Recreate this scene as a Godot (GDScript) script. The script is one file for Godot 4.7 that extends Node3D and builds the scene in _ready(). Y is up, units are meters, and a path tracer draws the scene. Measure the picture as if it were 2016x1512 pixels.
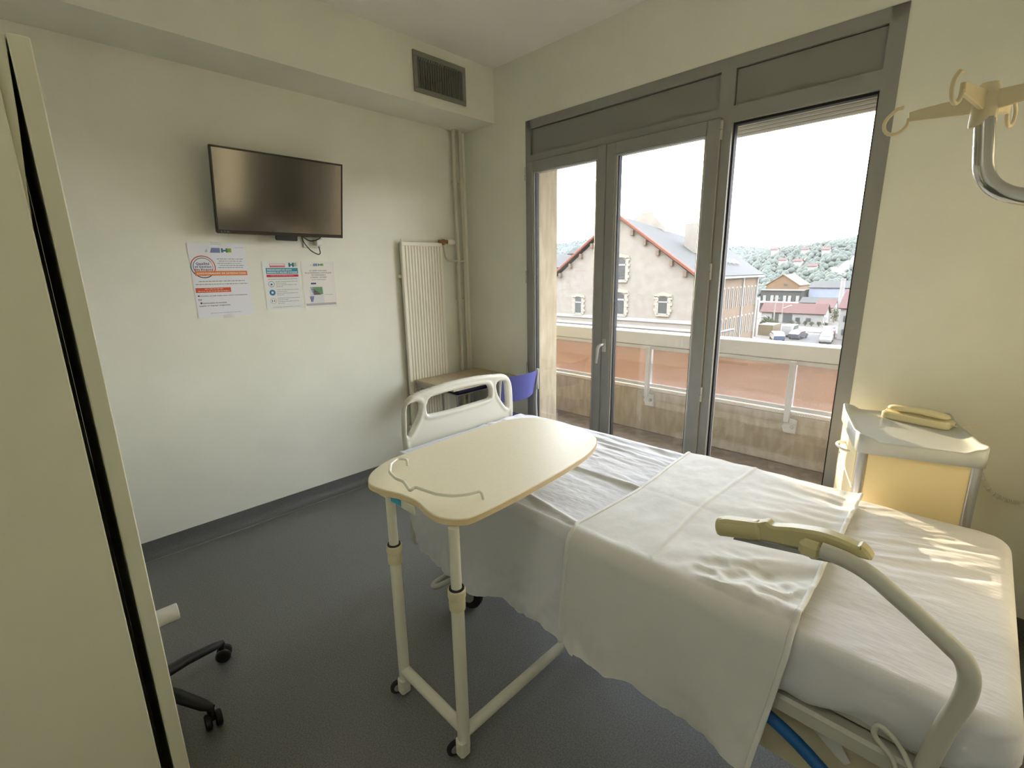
extends Node3D

# ---------------------------------------------------------------- helpers
var M := {}
var nz := FastNoiseLite.new()

func S() -> SurfaceTool:
	var st := SurfaceTool.new()
	st.begin(Mesh.PRIMITIVE_TRIANGLES)
	return st

# a, b, c run counter-clockwise seen from outside
func tri(st: SurfaceTool, a: Vector3, b: Vector3, c: Vector3, g := -1) -> void:
	st.set_smooth_group(g)
	st.add_vertex(a)
	st.add_vertex(c)
	st.add_vertex(b)

func quad(st: SurfaceTool, a: Vector3, b: Vector3, c: Vector3, d: Vector3, g := -1) -> void:
	tri(st, a, b, c, g)
	tri(st, a, c, d, g)

# convex hull of faces given outward direction
func face(st: SurfaceTool, pts: Array, out: Vector3, g := -1) -> void:
	var n: Vector3 = (pts[1] - pts[0]).cross(pts[2] - pts[0])
	var p := pts.duplicate()
	if n.dot(out) < 0.0:
		p.reverse()
	for i in range(1, p.size() - 1):
		tri(st, p[0], p[i], p[i + 1], g)

# chamfered box from corner lo to corner hi
func cbox(st: SurfaceTool, lo: Vector3, hi: Vector3, c := 0.0, t := Transform3D()) -> void:
	var m := (lo + hi) * 0.5
	var h := (hi - lo) * 0.5
	c = minf(c, minf(h.x, minf(h.y, h.z)) * 0.9)
	var ax := [Vector3.RIGHT, Vector3.UP, Vector3.BACK]
	for k in 3:
		for s in [-1.0, 1.0]:
			var n: Vector3 = ax[k] * s
			var u: Vector3 = ax[(k + 1) % 3]
			var v: Vector3 = ax[(k + 2) % 3]
			var hu: float = h[(k + 1) % 3] - c
			var hv: float = h[(k + 2) % 3] - c
			var o: Vector3 = m + n * h[k]
			face(st, [t * (o + u * hu + v * hv), t * (o - u * hu + v * hv), t * (o - u * hu - v * hv), t * (o + u * hu - v * hv)], t.basis * n)
	if c <= 0.0:
		return
	for k in 3:
		var w: Vector3 = ax[k]
		var i1 := (k + 1) % 3
		var i2 := (k + 2) % 3
		for s1 in [-1.0, 1.0]:
			for s2 in [-1.0, 1.0]:
				var a: Vector3 = m + ax[i1] * s1 * h[i1] + ax[i2] * s2 * (h[i2] - c)
				var b: Vector3 = m + ax[i1] * s1 * (h[i1] - c) + ax[i2] * s2 * h[i2]
				var e: Vector3 = w * (h[k] - c)
				face(st, [t * (a + e), t * (b + e), t * (b - e), t * (a - e)], t.basis * (ax[i1] * s1 + ax[i2] * s2))
	for sx in [-1.0, 1.0]:
		for sy in [-1.0, 1.0]:
			for sz in [-1.0, 1.0]:
				var q := m + Vector3(sx * h.x, sy * h.y, sz * h.z)
				face(st, [t * (q - Vector3(0, sy, sz) * c), t * (q - Vector3(sx, 0, sz) * c), t * (q - Vector3(sx, sy, 0) * c)], t.basis * Vector3(sx, sy, sz))

# swept round tube along points; radius may be a number or one per point
func tube(st: SurfaceTool, pts: Array, r, seg := 12, closed := false, flat := Vector2.ONE) -> void:
	var n := pts.size()
	var rings := []
	var up := Vector3.UP
	var prev_t := Vector3.ZERO
	for i in n:
		var t: Vector3
		if closed:
			t = (pts[(i + 1) % n] - pts[(i - 1 + n) % n]).normalized()
		elif i == 0:
			t = (pts[1] - pts[0]).normalized()
		elif i == n - 1:
			t = (pts[n - 1] - pts[n - 2]).normalized()
		else:
			t = ((pts[i + 1] - pts[i]).normalized() + (pts[i] - pts[i - 1]).normalized()).normalized()
		if i == 0:
			up = Vector3.UP if absf(t.y) < 0.9 else Vector3.RIGHT
		var side := t.cross(up).normalized()
		up = side.cross(t).normalized()
		var rr: float = r[i] if r is Array else r
		var ring := []
		for k in seg:
			var a := TAU * k / seg
			ring.append(pts[i] + side * cos(a) * rr * flat.x + up * sin(a) * rr * flat.y)
		rings.append(ring)
	var last := n if closed else n - 1
	for i in last:
		var A: Array = rings[i]
		var B: Array = rings[(i + 1) % n]
		for k in seg:
			var k2 := (k + 1) % seg
			quad(st, A[k], A[k2], B[k2], B[k], 0)
	if not closed:
		var d0: Vector3 = pts[0] - pts[1]
		var d1: Vector3 = pts[n - 1] - pts[n - 2]
		face(st, rings[0], d0)
		face(st, rings[n - 1], d1)

func cyl(st: SurfaceTool, a: Vector3, b: Vector3, r, seg := 16) -> void:
	tube(st, [a, b], r, seg)

# smooth path through points (Catmull-Rom)
func smooth(p: Array, sub := 8, closed := false) -> Array:
	var out := []
	var n := p.size()
	var last := n if closed else n - 1
	for i in last:
		var p0: Vector3 = p[(i - 1 + n) % n] if closed or i > 0 else p[0]
		var p1: Vector3 = p[i]
		var p2: Vector3 = p[(i + 1) % n]
		var p3: Vector3 = p[(i + 2) % n] if closed or i + 2 < n else p[n - 1]
		for k in sub:
			out.append(p1.cubic_interpolate(p2, p0, p3, float(k) / sub))
	if not closed:
		out.append(p[n - 1])
	return out

# round the corners of a polyline with radius r
func fillet(p: Array, r: float, sub := 6) -> Array:
	var out := [p[0]]
	for i in range(1, p.size() - 1):
		var a: Vector3 = p[i - 1]
		var b: Vector3 = p[i]
		var c: Vector3 = p[i + 1]
		var d := minf(r, minf(a.distance_to(b), b.distance_to(c)) * 0.49)
		var s: Vector3 = b + (a - b).normalized() * d
		var e: Vector3 = b + (c - b).normalized() * d
		for k in sub + 1:
			var t := float(k) / sub
			out.append(s.lerp(b, t).lerp(b.lerp(e, t), t))
	out.append(p[p.size() - 1])
	return out

func lathe(st: SurfaceTool, prof: Array, at: Vector3, axis := Vector3.UP, seg := 24) -> void:
	var u := axis.cross(Vector3.RIGHT if absf(axis.x) < 0.9 else Vector3.UP).normalized()
	var v := axis.cross(u).normalized()
	for i in prof.size() - 1:
		var a: Vector2 = prof[i]
		var b: Vector2 = prof[i + 1]
		for k in seg:
			var t0 := TAU * k / seg
			var t1 := TAU * (k + 1) / seg
			var d0 := u * cos(t0) + v * sin(t0)
			var d1 := u * cos(t1) + v * sin(t1)
			var g := i + 1
			if a.x < 1e-5:
				tri(st, at + axis * a.y, at + d0 * b.x + axis * b.y, at + d1 * b.x + axis * b.y, g)
			elif b.x < 1e-5:
				tri(st, at + d0 * a.x + axis * a.y, at + axis * b.y, at + d1 * a.x + axis * a.y, g)
			else:
				quad(st, at + d0 * a.x + axis * a.y, at + d0 * b.x + axis * b.y, at + d1 * b.x + axis * b.y, at + d1 * a.x + axis * a.y, g)

# prism of a flat outline (Vector2 list), laid out by origin o and axes u, v; thickness th along n; chamfer c
func prism(st: SurfaceTool, poly: Array, o: Vector3, u: Vector3, v: Vector3, n: Vector3, th: float, c := 0.0, sm := -1) -> void:
	var pv := PackedVector2Array(poly)
	if Geometry2D.is_polygon_clockwise(pv):
		pv.reverse()
	var m := pv.size()
	var inn := []
	for i in m:
		var d0 := (pv[i] - pv[(i - 1 + m) % m]).normalized()
		var d1 := (pv[(i + 1) % m] - pv[i]).normalized()
		var nn := (Vector2(-d0.y, d0.x) + Vector2(-d1.y, d1.x)).normalized()
		inn.append(pv[i] + nn * c)
	var idx := Geometry2D.triangulate_polygon(PackedVector2Array(inn))
	var P := func(q: Vector2, h: float) -> Vector3: return o + u * q.x + v * q.y + n * h
	for i in range(0, idx.size(), 3):
		var a: Vector2 = inn[idx[i]]
		var b: Vector2 = inn[idx[i + 1]]
		var e: Vector2 = inn[idx[i + 2]]
		face(st, [P.call(a, th), P.call(b, th), P.call(e, th)], n)
		face(st, [P.call(a, 0.0), P.call(b, 0.0), P.call(e, 0.0)], -n)
	for i in m:
		var j := (i + 1) % m
		var d := (pv[j] - pv[i]).normalized()
		var out: Vector3 = u * d.y - v * d.x
		if sm < 0:
			face(st, [P.call(pv[i], c), P.call(pv[j], c), P.call(pv[j], th - c), P.call(pv[i], th - c)], out, -1)
		else:
			face(st, [P.call(pv[i], c), P.call(pv[j], c), P.call(pv[j], th - c), P.call(pv[i], th - c)], out, sm)
		if c > 0.0:
			face(st, [P.call(pv[i], th - c), P.call(pv[j], th - c), P.call(inn[j], th), P.call(inn[i], th)], out + n, -1 if sm < 0 else sm + 1)
			face(st, [P.call(pv[i], c), P.call(pv[j], c), P.call(inn[j], 0.0), P.call(inn[i], 0.0)], out - n, -1 if sm < 0 else sm + 2)

func smooth2(p: Array, sub := 8) -> Array:
	var q := []
	for a in p:
		q.append(Vector3(a.x, a.y, 0))
	var out := []
	for a in smooth(q, sub, true):
		out.append(Vector2(a.x, a.y))
	return out

# grid of points -> smooth sheet
func sheet(st: SurfaceTool, rows: Array, g := 0) -> void:
	for i in rows.size() - 1:
		var A: Array = rows[i]
		var B: Array = rows[i + 1]
		for k in A.size() - 1:
			quad(st, A[k], A[k + 1], B[k + 1], B[k], g)

func put(called: String, st: SurfaceTool, m: Material, parent: Node = null) -> MeshInstance3D:
	st.index()
	st.generate_normals()
	var o := MeshInstance3D.new()
	o.mesh = st.commit()
	o.mesh.surface_set_material(0, m)
	o.name = called
	if parent == null:
		var k := 0
		while has_node(NodePath(o.name)):
			k += 1
			o.name = "%s_%03d" % [called, k]
		add_child(o)
	else:
		parent.add_child(o, true)
	return o

func share(called: String, mesh: Mesh, parent: Node, t: Transform3D) -> MeshInstance3D:
	var o := MeshInstance3D.new()
	o.mesh = mesh
	o.name = called
	parent.add_child(o, true)
	o.transform = t
	return o

func tag(o: Node, label: String, category := "", group := "") -> void:
	o.set_meta("label", label)
	if category:
		o.set_meta("category", category)
	if group:
		o.set_meta("group", group)

func thing(called: String, label: String, category: String, at := Vector3.ZERO, turn := 0.0, group := "") -> Node3D:
	var o := Node3D.new()
	o.name = called
	var k := 0
	while has_node(NodePath(o.name)):
		k += 1
		o.name = "%s_%03d" % [called, k]
	add_child(o)
	o.position = at
	o.rotation.y = turn
	tag(o, label, category, group)
	return o

func structure(called: String, label: String) -> Node3D:
	var o := Node3D.new()
	o.name = called
	add_child(o)
	o.set_meta("kind", "structure")
	o.set_meta("label", label)
	return o

func noise_tex(freq: float, lo: Color, hi: Color, octaves := 4, size := 512, sd := 1, kind := FastNoiseLite.TYPE_SIMPLEX_SMOOTH, mid := 0.5) -> NoiseTexture2D:
	var n := FastNoiseLite.new()
	n.noise_type = kind
	n.frequency = freq
	n.fractal_octaves = octaves
	n.seed = sd
	var t := NoiseTexture2D.new()
	t.width = size
	t.height = size
	t.seamless = true
	t.noise = n
	var r := Gradient.new()
	r.set_color(0, lo)
	r.set_color(1, hi)
	r.set_offset(0, mid - 0.35)
	r.set_offset(1, mid + 0.35)
	t.color_ramp = r
	return t

func mat(called: String, c: Color, rough := 0.8, metal := 0.0) -> StandardMaterial3D:
	var m := StandardMaterial3D.new()
	m.resource_name = called
	m.albedo_color = c
	m.roughness = rough
	m.metallic = metal
	M[called] = m
	return m

func tri_tex(m: StandardMaterial3D, t: Texture2D, scale: Vector3, world := true) -> void:
	m.albedo_texture = t
	m.uv1_triplanar = true
	m.uv1_world_triplanar = world
	m.uv1_scale = scale

func bump(m: StandardMaterial3D, t: Texture2D, cm: float) -> void:
	m.heightmap_enabled = true
	m.heightmap_texture = t
	m.heightmap_scale = cm

func c8(r: float, g: float, b: float) -> Color:
	return Color(r / 255.0, g / 255.0, b / 255.0)

# ---------------------------------------------------------------- scene
func _ready() -> void:
	nz.seed = 7
	nz.frequency = 1.0
	nz.fractal_octaves = 3
	view_and_light()
	materials()
	room()
	window_wall()
	balcony()
	bed()
	bed_linen()
	overbed_table()
	nightstand()
	desk_corner()
	wall_things()
	wardrobe()
	office_chair()
	infusion_pole()
	outside()

func view_and_light() -> void:
	var cam := Camera3D.new()
	cam.name = "camera"
	add_child(cam)
	cam.position = Vector3(3.2271, 1.578, 2.7541)
	cam.rotation_degrees = Vector3(-13.285, 44.679, -0.952)
	cam.fov = 78.0986
	cam.near = 0.02
	cam.far = 3000.0
	cam.current = true
	var sky_m := ProceduralSkyMaterial.new()
	sky_m.sky_top_color = c8(156, 162, 172)
	sky_m.sky_horizon_color = c8(174, 175, 175)
	sky_m.sky_curve = 0.25
	sky_m.ground_horizon_color = c8(92, 88, 82)
	sky_m.ground_bottom_color = c8(70, 66, 60)
	var sky := Sky.new()
	sky.sky_material = sky_m
	var e := Environment.new()
	e.background_mode = Environment.BG_SKY
	e.sky = sky
	e.tonemap_mode = Environment.TONE_MAPPER_LINEAR
	e.background_energy_multiplier = 31.0
	e.tonemap_exposure = 1.25
	e.volumetric_fog_enabled = true
	e.volumetric_fog_density = 0.0
	e.sdfgi_enabled = true
	e.ssao_enabled = true
	e.ssil_enabled = true
	var we := WorldEnvironment.new()
	we.name = "environment"
	we.environment = e
	add_child(we)
	var sun := DirectionalLight3D.new()
	sun.name = "sun"
	add_child(sun)
	var to_sun := Vector3(-0.857, 0.122, -0.515).normalized()
	sun.look_at_from_position(Vector3.ZERO, -to_sun, Vector3.UP)
	sun.light_color = c8(255, 228, 184)
	sun.light_energy = 4.5
	sun.light_angular_distance = 1.2
	sun.sky_mode = DirectionalLight3D.SKY_MODE_LIGHT_ONLY
	sun.shadow_enabled = true
	added_fill_lamp()

# added fill lamp on the ceiling behind the viewer; no such fitting is known
func added_fill_lamp() -> void:
	var l := thing("added_fill_lamp", "flat square lamp added on the ceiling behind the viewer for fill light", "lamp", Vector3(2.7, 3.054, 3.6))
	var f := S()
	cbox(f, Vector3(-0.31, -0.03, -0.31), Vector3(0.31, -0.001, 0.31), 0.004)
	put("frame", f, mat("fill_lamp_frame", c8(230, 230, 226), 0.5), l)
	var g := mat("fill_lamp_glow", c8(250, 248, 240), 0.6)
	g.emission_enabled = true
	g.emission = c8(255, 250, 236)
	g.emission_energy_multiplier = 1.2
	var d := S()
	cbox(d, Vector3(-0.29, -0.034, -0.29), Vector3(0.29, -0.0302, 0.29))
	put("diffuser", d, g, l)
	var a := AreaLight3D.new()
	a.name = "fill_lamp_light"
	a.area_size = Vector2(0.58, 0.58)
	a.light_color = c8(255, 250, 236)
	a.light_energy = 0.5
	a.area_range = 12.0
	a.shadow_enabled = true
	l.add_child(a)
	a.position = Vector3(0, -0.04, 0)
	a.rotation_degrees = Vector3(-90, 0, 0)

func materials() -> void:
	var soft := noise_tex(0.006, Color(0.982, 0.982, 0.982), Color(1, 1, 1), 4, 512, 3)
	var grain := noise_tex(0.25, Color(0.25, 0.25, 0.25), Color(0.75, 0.75, 0.75), 2, 512, 5)
	var w := mat("wall_paint", c8(236, 236, 221), 0.72)
	tri_tex(w, soft, Vector3(0.6, 0.6, 0.6))
	bump(w, grain, 0.03)
	var cl := mat("ceiling_paint", c8(244, 243, 234), 0.85)
	tri_tex(cl, soft, Vector3(0.5, 0.5, 0.5))
	var speck := noise_tex(0.14, Color(0.78, 0.78, 0.78), Color(1, 1, 1), 3, 512, 9, FastNoiseLite.TYPE_SIMPLEX, 0.35)
	var f := mat("vinyl_floor", c8(122, 123, 120), 0.38)
	tri_tex(f, speck, Vector3(1.6, 1.6, 1.6))
	bump(f, grain, 0.02)
	var sk := mat("vinyl_skirting", c8(104, 104, 102), 0.5)
	tri_tex(sk, speck, Vector3(1.6, 1.6, 1.6))
	mat("vinyl_joint", c8(132, 132, 130), 0.5)
	var al := mat("grey_aluminium", c8(150, 150, 145), 0.5, 0.15)
	tri_tex(al, soft, Vector3(2, 2, 2))
	mat("panel_grey", c8(136, 136, 130), 0.55)
	mat("dark_gasket", c8(22, 21, 20), 0.7)
	mat("satin_metal", c8(186, 186, 182), 0.4, 0.25)
	var gl := mat("window_glass", Color(1, 1, 1, 0.04), 0.02)
	gl.transparency = BaseMaterial3D.TRANSPARENCY_ALPHA
	var streak := noise_tex(0.012, Color(0.80, 0.77, 0.72), Color(1, 1, 1), 5, 512, 21)
	var co := mat("concrete", c8(154, 143, 119), 0.9)
	tri_tex(co, noise_tex(0.012, Color(0.87, 0.85, 0.81), Color(1, 1, 1), 5, 512, 22), Vector3(2.2, 0.6, 2.2))
	bump(co, grain, 0.3)
	var cf := mat("concrete_floor", c8(122, 111, 95), 0.92)
	tri_tex(cf, streak, Vector3(1.2, 1.2, 1.2))
	var cp := mat("coping_paint", c8(180, 182, 178), 0.7)
	tri_tex(cp, soft, Vector3(2.0, 2.0, 2.0))
	var flake := noise_tex(0.05, Color(0.45, 0.40, 0.30), Color(1, 1, 1), 4, 512, 31, FastNoiseLite.TYPE_SIMPLEX, 0.42)
	var ft := mat("flaking_paint", c8(225, 222, 212), 0.85)
	tri_tex(ft, flake, Vector3(5, 5, 5))
	var rl := mat("railing_grey", c8(168, 170, 166), 0.5, 0.1)
	tri_tex(rl, soft, Vector3(2, 2, 2))
	var og := mat("amber_glass", Color(0.50, 0.335, 0.16, 0.62), 0.3)
	og.transparency = BaseMaterial3D.TRANSPARENCY_ALPHA
	og.backlight_enabled = true
	og.backlight = Color(0.34, 0.235, 0.12)
	# linen
	var weave := noise_tex(0.03, Color(0.2, 0.2, 0.2), Color(0.8, 0.8, 0.8), 4, 512, 41)
	var ln := mat("white_linen", c8(217, 218, 221), 0.9)
	bump(ln, weave, 0.10)
	ln.uv1_triplanar = true
	ln.uv1_world_triplanar = true
	ln.uv1_scale = Vector3(0.9, 1.6, 3.6)
	ln.rim_enabled = true
	ln.rim = 0.2
	var dl := mat("draw_linen", c8(222, 222, 218), 0.92)
	bump(dl, weave, 0.07)
	dl.uv1_triplanar = true
	dl.uv1_world_triplanar = true
	dl.uv1_scale = Vector3(1.6, 1.0, 1.1)
	mat("linen_hem", c8(228, 228, 224), 0.9)
	mat("bed_plastic", c8(216, 216, 204), 0.42)
	mat("bed_steel", c8(196, 195, 182), 0.4)
	mat("bed_dark", c8(52, 52, 50), 0.6)
	mat("blue_plastic", c8(20, 92, 160), 0.4)
	mat("cream_plastic", c8(214, 206, 172), 0.45)
	mat("handset_cream", c8(204, 194, 146), 0.45)
	mat("rubber", c8(34, 34, 35), 0.7)
	mat("wheel_grey", c8(150, 150, 148), 0.5)
	var lam := mat("table_laminate", c8(236, 227, 198), 0.45)
	tri_tex(lam, noise_tex(0.05, Color(0.988, 0.986, 0.982), Color(1, 1, 1), 4, 512, 51), Vector3(1.5, 1.5, 1.5))
	mat("table_edge", c8(222, 200, 156), 0.4)
	mat("table_paint", c8(222, 220, 202), 0.4)
	mat("chrome", c8(205, 203, 198), 0.16, 1.0)
	mat("dull_wire", c8(188, 184, 174), 0.3, 0.7)
	mat("night_cream", c8(230, 213, 166), 0.5)
	mat("night_grey", c8(192, 196, 193), 0.35)
	mat("night_post", c8(178, 180, 184), 0.3, 0.6)
	mat("phone_ivory", c8(232, 222, 182), 0.4)
	mat("radiator_white", c8(238, 234, 216), 0.45)
	mat("pipe_paint", c8(206, 202, 184), 0.5)
	mat("brass", c8(150, 110, 78), 0.4, 0.8)
	var dk := mat("desk_laminate", c8(206, 190, 160), 0.5)
	tri_tex(dk, noise_tex(0.03, Color(0.90, 0.89, 0.87), Color(1, 1, 1), 4, 512, 61), Vector3(0.6, 3.0, 3.0))
	mat("desk_grey", c8(176, 176, 168), 0.5)
	mat("chair_blue", c8(82, 87, 150), 0.45)
	mat("stool_navy", c8(44, 42, 82), 0.5)
	mat("tv_case", c8(16, 15, 14), 0.3)
	var ts := mat("tv_screen", c8(9, 9, 8), 0.14)
	ts.metallic_specular = 0.7
	ts.clearcoat_enabled = true
	ts.clearcoat = 1.0
	ts.clearcoat_roughness = 0.14
	mat("black_plastic", c8(22, 21, 21), 0.5)
	mat("white_plastic", c8(226, 224, 214), 0.45)
	mat("ward_panel", c8(206, 204, 178), 0.5)
	mat("ward_edge", c8(200, 198, 172), 0.5)
	mat("grille_grey", c8(140, 138, 128), 0.45, 0.3)
	mat("duct_steel", c8(150, 150, 147), 0.6, 0.3)
	mat("hook_ivory", c8(222, 206, 166), 0.45)
	mat("tape", Color(1.0, 0.99, 0.95, 0.3), 0.5).transparency = BaseMaterial3D.TRANSPARENCY_ALPHA

# ---------------------------------------------------------------- room
const HC := 3.054
const XR := 3.78
const ZB := 4.3
const SD := 0.358
const HS := 2.684
const WL := 0.686
const WR := 2.834
const WT := 2.63

func room() -> void:
	var t := 0.2
	var fl := S()
	cbox(fl, Vector3(-t, -t, -0.0), Vector3(XR + t, 0, ZB + t))
	structure_mesh("floor", fl, "vinyl_floor", "speckled dark grey vinyl floor")
	var ce := S()
	cbox(ce, Vector3(-t, HC, -0.37), Vector3(XR + t, HC + t, ZB + t))
	structure_mesh("ceiling", ce, "ceiling_paint", "plain off-white ceiling")
	var wa := S()
	cbox(wa, Vector3(-t, 0, 0), Vector3(0, HC, ZB))
	structure_mesh("wall_left", wa, "wall_paint", "off-white painted wall with the television")
	var wr := S()
	cbox(wr, Vector3(XR, 0, 0), Vector3(XR + t, HC, ZB))
	structure_mesh("wall_right", wr, "wall_paint", "off-white painted wall at the head of the bed")
	var wb := S()
	cbox(wb, Vector3(-t, 0, ZB), Vector3(XR + t, HC, ZB + t))
	structure_mesh("wall_back", wb, "wall_paint", "off-white painted wall facing the window")
	var so := S()
	# hollow box with an opening for the air grille
	cbox(so, Vector3(0, HS, 0), Vector3(SD, HS + 0.02, ZB))
	cbox(so, Vector3(SD - 0.02, HS + 0.02, 0.0), Vector3(SD, 2.771, ZB))
	cbox(so, Vector3(SD - 0.02, 2.954, 0.0), Vector3(SD, HC, ZB))
	cbox(so, Vector3(SD - 0.02, 2.771, 0.0), Vector3(SD, 2.954, 0.3125))
	cbox(so, Vector3(SD - 0.02, 2.771, 0.6905), Vector3(SD, 2.954, ZB))
	structure_mesh("trim_1", so, "wall_paint", "boxed duct running under the ceiling along the wall")
	# coved vinyl skirting
	var sk := S()
	var prof := [Vector2(0.0, 0.1), Vector2(0.006, 0.1), Vector2(0.007, 0.05), Vector2(0.012, 0.026), Vector2(0.024, 0.010), Vector2(0.045, 0.003), Vector2(0.05, 0.0)]
	for i in prof.size() - 1:
		var a: Vector2 = prof[i]
		var b: Vector2 = prof[i + 1]
		quad(sk, Vector3(a.x, a.y, ZB), Vector3(b.x, b.y, ZB), Vector3(b.x, b.y, 0), Vector3(a.x, a.y, 0), 0 if i > 0 else -1)
	var skn := structure_mesh("baseboard_left", sk, "vinyl_skirting", "coved grey vinyl skirting")
	var jn := S()
	cbox(jn, Vector3(0.047, 0.0, 0.0), Vector3(0.058, 0.0016, ZB))
	put("welded_joint", jn, M.vinyl_joint, skn)
	var s2 := S()
	cbox(s2, Vector3(0.0, 0.0, 0.0), Vector3(WL, 0.1, 0.006))
	cbox(s2, Vector3(WR, 0.0, 0.0), Vector3(XR, 0.1, 0.006))
	structure_mesh("baseboard_window", s2, "vinyl_skirting", "grey vinyl skirting under the window wall")

func structure_mesh(called: String, st: SurfaceTool, m: String, label: String) -> MeshInstance3D:
	var o := put(called, st, M[m])
	o.set_meta("kind", "structure")
	o.set_meta("label", label)
	return o

# ---------------------------------------------------------------- window wall
func window_wall() -> void:
	var zo := -0.362
	var w := S()
	cbox(w, Vector3(-0.2, 0, -0.09), Vector3(WL, HC, 0))
	cbox(w, Vector3(WR, 0, -0.09), Vector3(XR + 0.2, HC, 0))
	cbox(w, Vector3(WL, WT, -0.09), Vector3(WR, HC, 0))
	structure_mesh("wall_window", w, "wall_paint", "off-white painted wall around the tall window")
	# hospital's concrete front round the opening; unseen rest enlarged to shade the town
	var x := S()
	cbox(x, Vector3(-60.0, 0, zo), Vector3(WL, 18.0, -0.09))
	cbox(x, Vector3(WR, 0, zo), Vector3(50.0, 18.0, -0.09))
	cbox(x, Vector3(WL, WT - 0.27, zo), Vector3(WR, 18.0, -0.09))
	cbox(x, Vector3(-60.0, -9.0, zo), Vector3(50.0, 0.0, -0.09))
	structure_mesh("wall_outside", x, "concrete", "rough beige concrete front around the window, enlarged out of view to shade the town")
	# frame
	var win := structure("window_1", "grey aluminium window with two top panels and a tall fixed pane")
	var zf := 0.004
	var zb := -0.085
	var fr := S()
	var ch := 0.003
	var bars := [
		[WL, 0.735, 0.0, WT], [2.772, WR, 0.0, WT], [WL, WR, 2.572, WT],
		[0.735, 2.772, 2.345, 2.398], [2.078, 2.153, 2.398, 2.572], [2.104, 2.153, 0.0, 2.345],
		[2.153, 2.772, 2.322, 2.345], [0.735, 2.772, 0.0, 0.045]]
	for b in bars:
		cbox(fr, Vector3(b[0], b[2], zb), Vector3(b[1], b[3], zf), 0.0)
	put("frame", fr, M.grey_aluminium, win)
	for q in [[0.735, 2.078], [2.153, 2.772]]:
		var bk := S()
		cbox(bk, Vector3(q[0], 2.398, -0.06), Vector3(q[1], 2.572, -0.03))
		put("panel_gasket", bk, M.dark_gasket, win)
		var p := S()
		cbox(p, Vector3(q[0] + 0.004, 2.398, -0.03), Vector3(q[1], 2.567, -0.008), 0.002)
		var po := put("top_panel", p, M.panel_grey, win)
		tag(po, "solid grey panel above the glass")
	# roller shutter edge behind the fixed pane
	var sh := S()
	for k in 6:
		cbox(sh, Vector3(2.10, 2.285 + 0.018 * k, -0.2), Vector3(2.82, 2.3032 + 0.018 * k, -0.188), 0.004)
	put("shutter_slats", sh, M.railing_grey, win)
	var bd := S()
	for q in [[2.153, 2.162, 0.045, 2.322], [2.763, 2.772, 0.045, 2.322], [2.162, 2.763, 2.31, 2.322], [2.162, 2.763, 0.045, 0.06]]:
		cbox(bd, Vector3(q[0], q[2], -0.055), Vector3(q[1], q[3], -0.02), 0.0)
	put("glazing_gasket", bd, M.dark_gasket, win)
	var gl := S()
	cbox(gl, Vector3(2.158, 0.05, -0.044), Vector3(2.767, 2.318, -0.040))
	put("pane", gl, M.window_glass, win)
	# two door leaves
	leaf("door_1", "narrow left leaf of the grey balcony door", 0.709, 1.390, 0.767, 1.322, false)
	leaf("door_2", "right leaf of the grey balcony door with lever handle", 1.394, 2.102, 1.462, 2.028, true)

func leaf(called: String, label: String, x0: float, x1: float, g0: float, g1: float, handle: bool) -> void:
	var d := structure(called, label)
	var y0 := 0.02
	var y1 := 2.352
	var gy0 := 0.12
	var gy1 := 2.283
	var zf := 0.020
	var zb := -0.05
	var f := S()
	for b in [[x0, g0, y0, y1], [g1, x1, y0, y1], [g0, g1, gy1, y1], [g0, g1, y0, gy0]]:
		cbox(f, Vector3(b[0], b[2], zb), Vector3(b[1], b[3], zf), 0.004)
	put("leaf_frame", f, M.grey_aluminium, d)
	var bd := S()
	for q in [[g0, g0 + 0.012], [g1 - 0.012, g1]]:
		cbox(bd, Vector3(q[0], gy0, -0.03), Vector3(q[1], gy1, 0.012), 0.002)
	cbox(bd, Vector3(g0, gy1 - 0.012, -0.03), Vector3(g1, gy1, 0.012), 0.002)
	put("glazing_bead", bd, M.satin_metal, d)
	var gk := S()
	for q in [[g0 + 0.012, g0 + 0.018], [g1 - 0.018, g1 - 0.012]]:
		cbox(gk, Vector3(q[0], gy0, -0.03), Vector3(q[1], gy1, 0.004))
	put("glazing_gasket", gk, M.dark_gasket, d)
	var gl := S()
	cbox(gl, Vector3(g0 + 0.006, gy0, -0.022), Vector3(g1 - 0.006, gy1 - 0.006, -0.018))
	put("pane", gl, M.window_glass, d)
	var hx: float = x1 + 0.004 if handle else x0 - 0.012
	for y in ([2.291, 1.562, 0.849] if handle else [2.275, 1.542, 0.829]):
		var h := S()
		cyl(h, Vector3(hx, y - 0.045, 0.018), Vector3(hx, y - 0.003, 0.018), 0.0075, 10)
		cyl(h, Vector3(hx, y + 0.003, 0.018), Vector3(hx, y + 0.045, 0.018), 0.0075, 10)
		cbox(h, Vector3(hx - 0.004, y - 0.045, 0.0), Vector3(hx + 0.004, y + 0.045, 0.016))
		put("hinge", h, M.satin_metal, d)
	if handle:
		var pl := S()
		cbox(pl, Vector3(1.404, 1.035, 0.020), Vector3(1.434, 1.125, 0.029), 0.006)
		var base := put("handle_plate", pl, M.satin_metal, d)
		var lv := S()
		tube(lv, fillet([Vector3(1.419, 1.088, 0.028), Vector3(1.419, 1.088, 0.072), Vector3(1.405, 1.07, 0.078), Vector3(1.39, 0.96, 0.072)], 0.014), [0.010, 0.010, 0.010, 0.010, 0.010, 0.010, 0.010, 0.010, 0.010, 0.011, 0.011, 0.011, 0.011, 0.012, 0.012, 0.008], 12)
		put("lever", lv, M.satin_metal, base)

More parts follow.
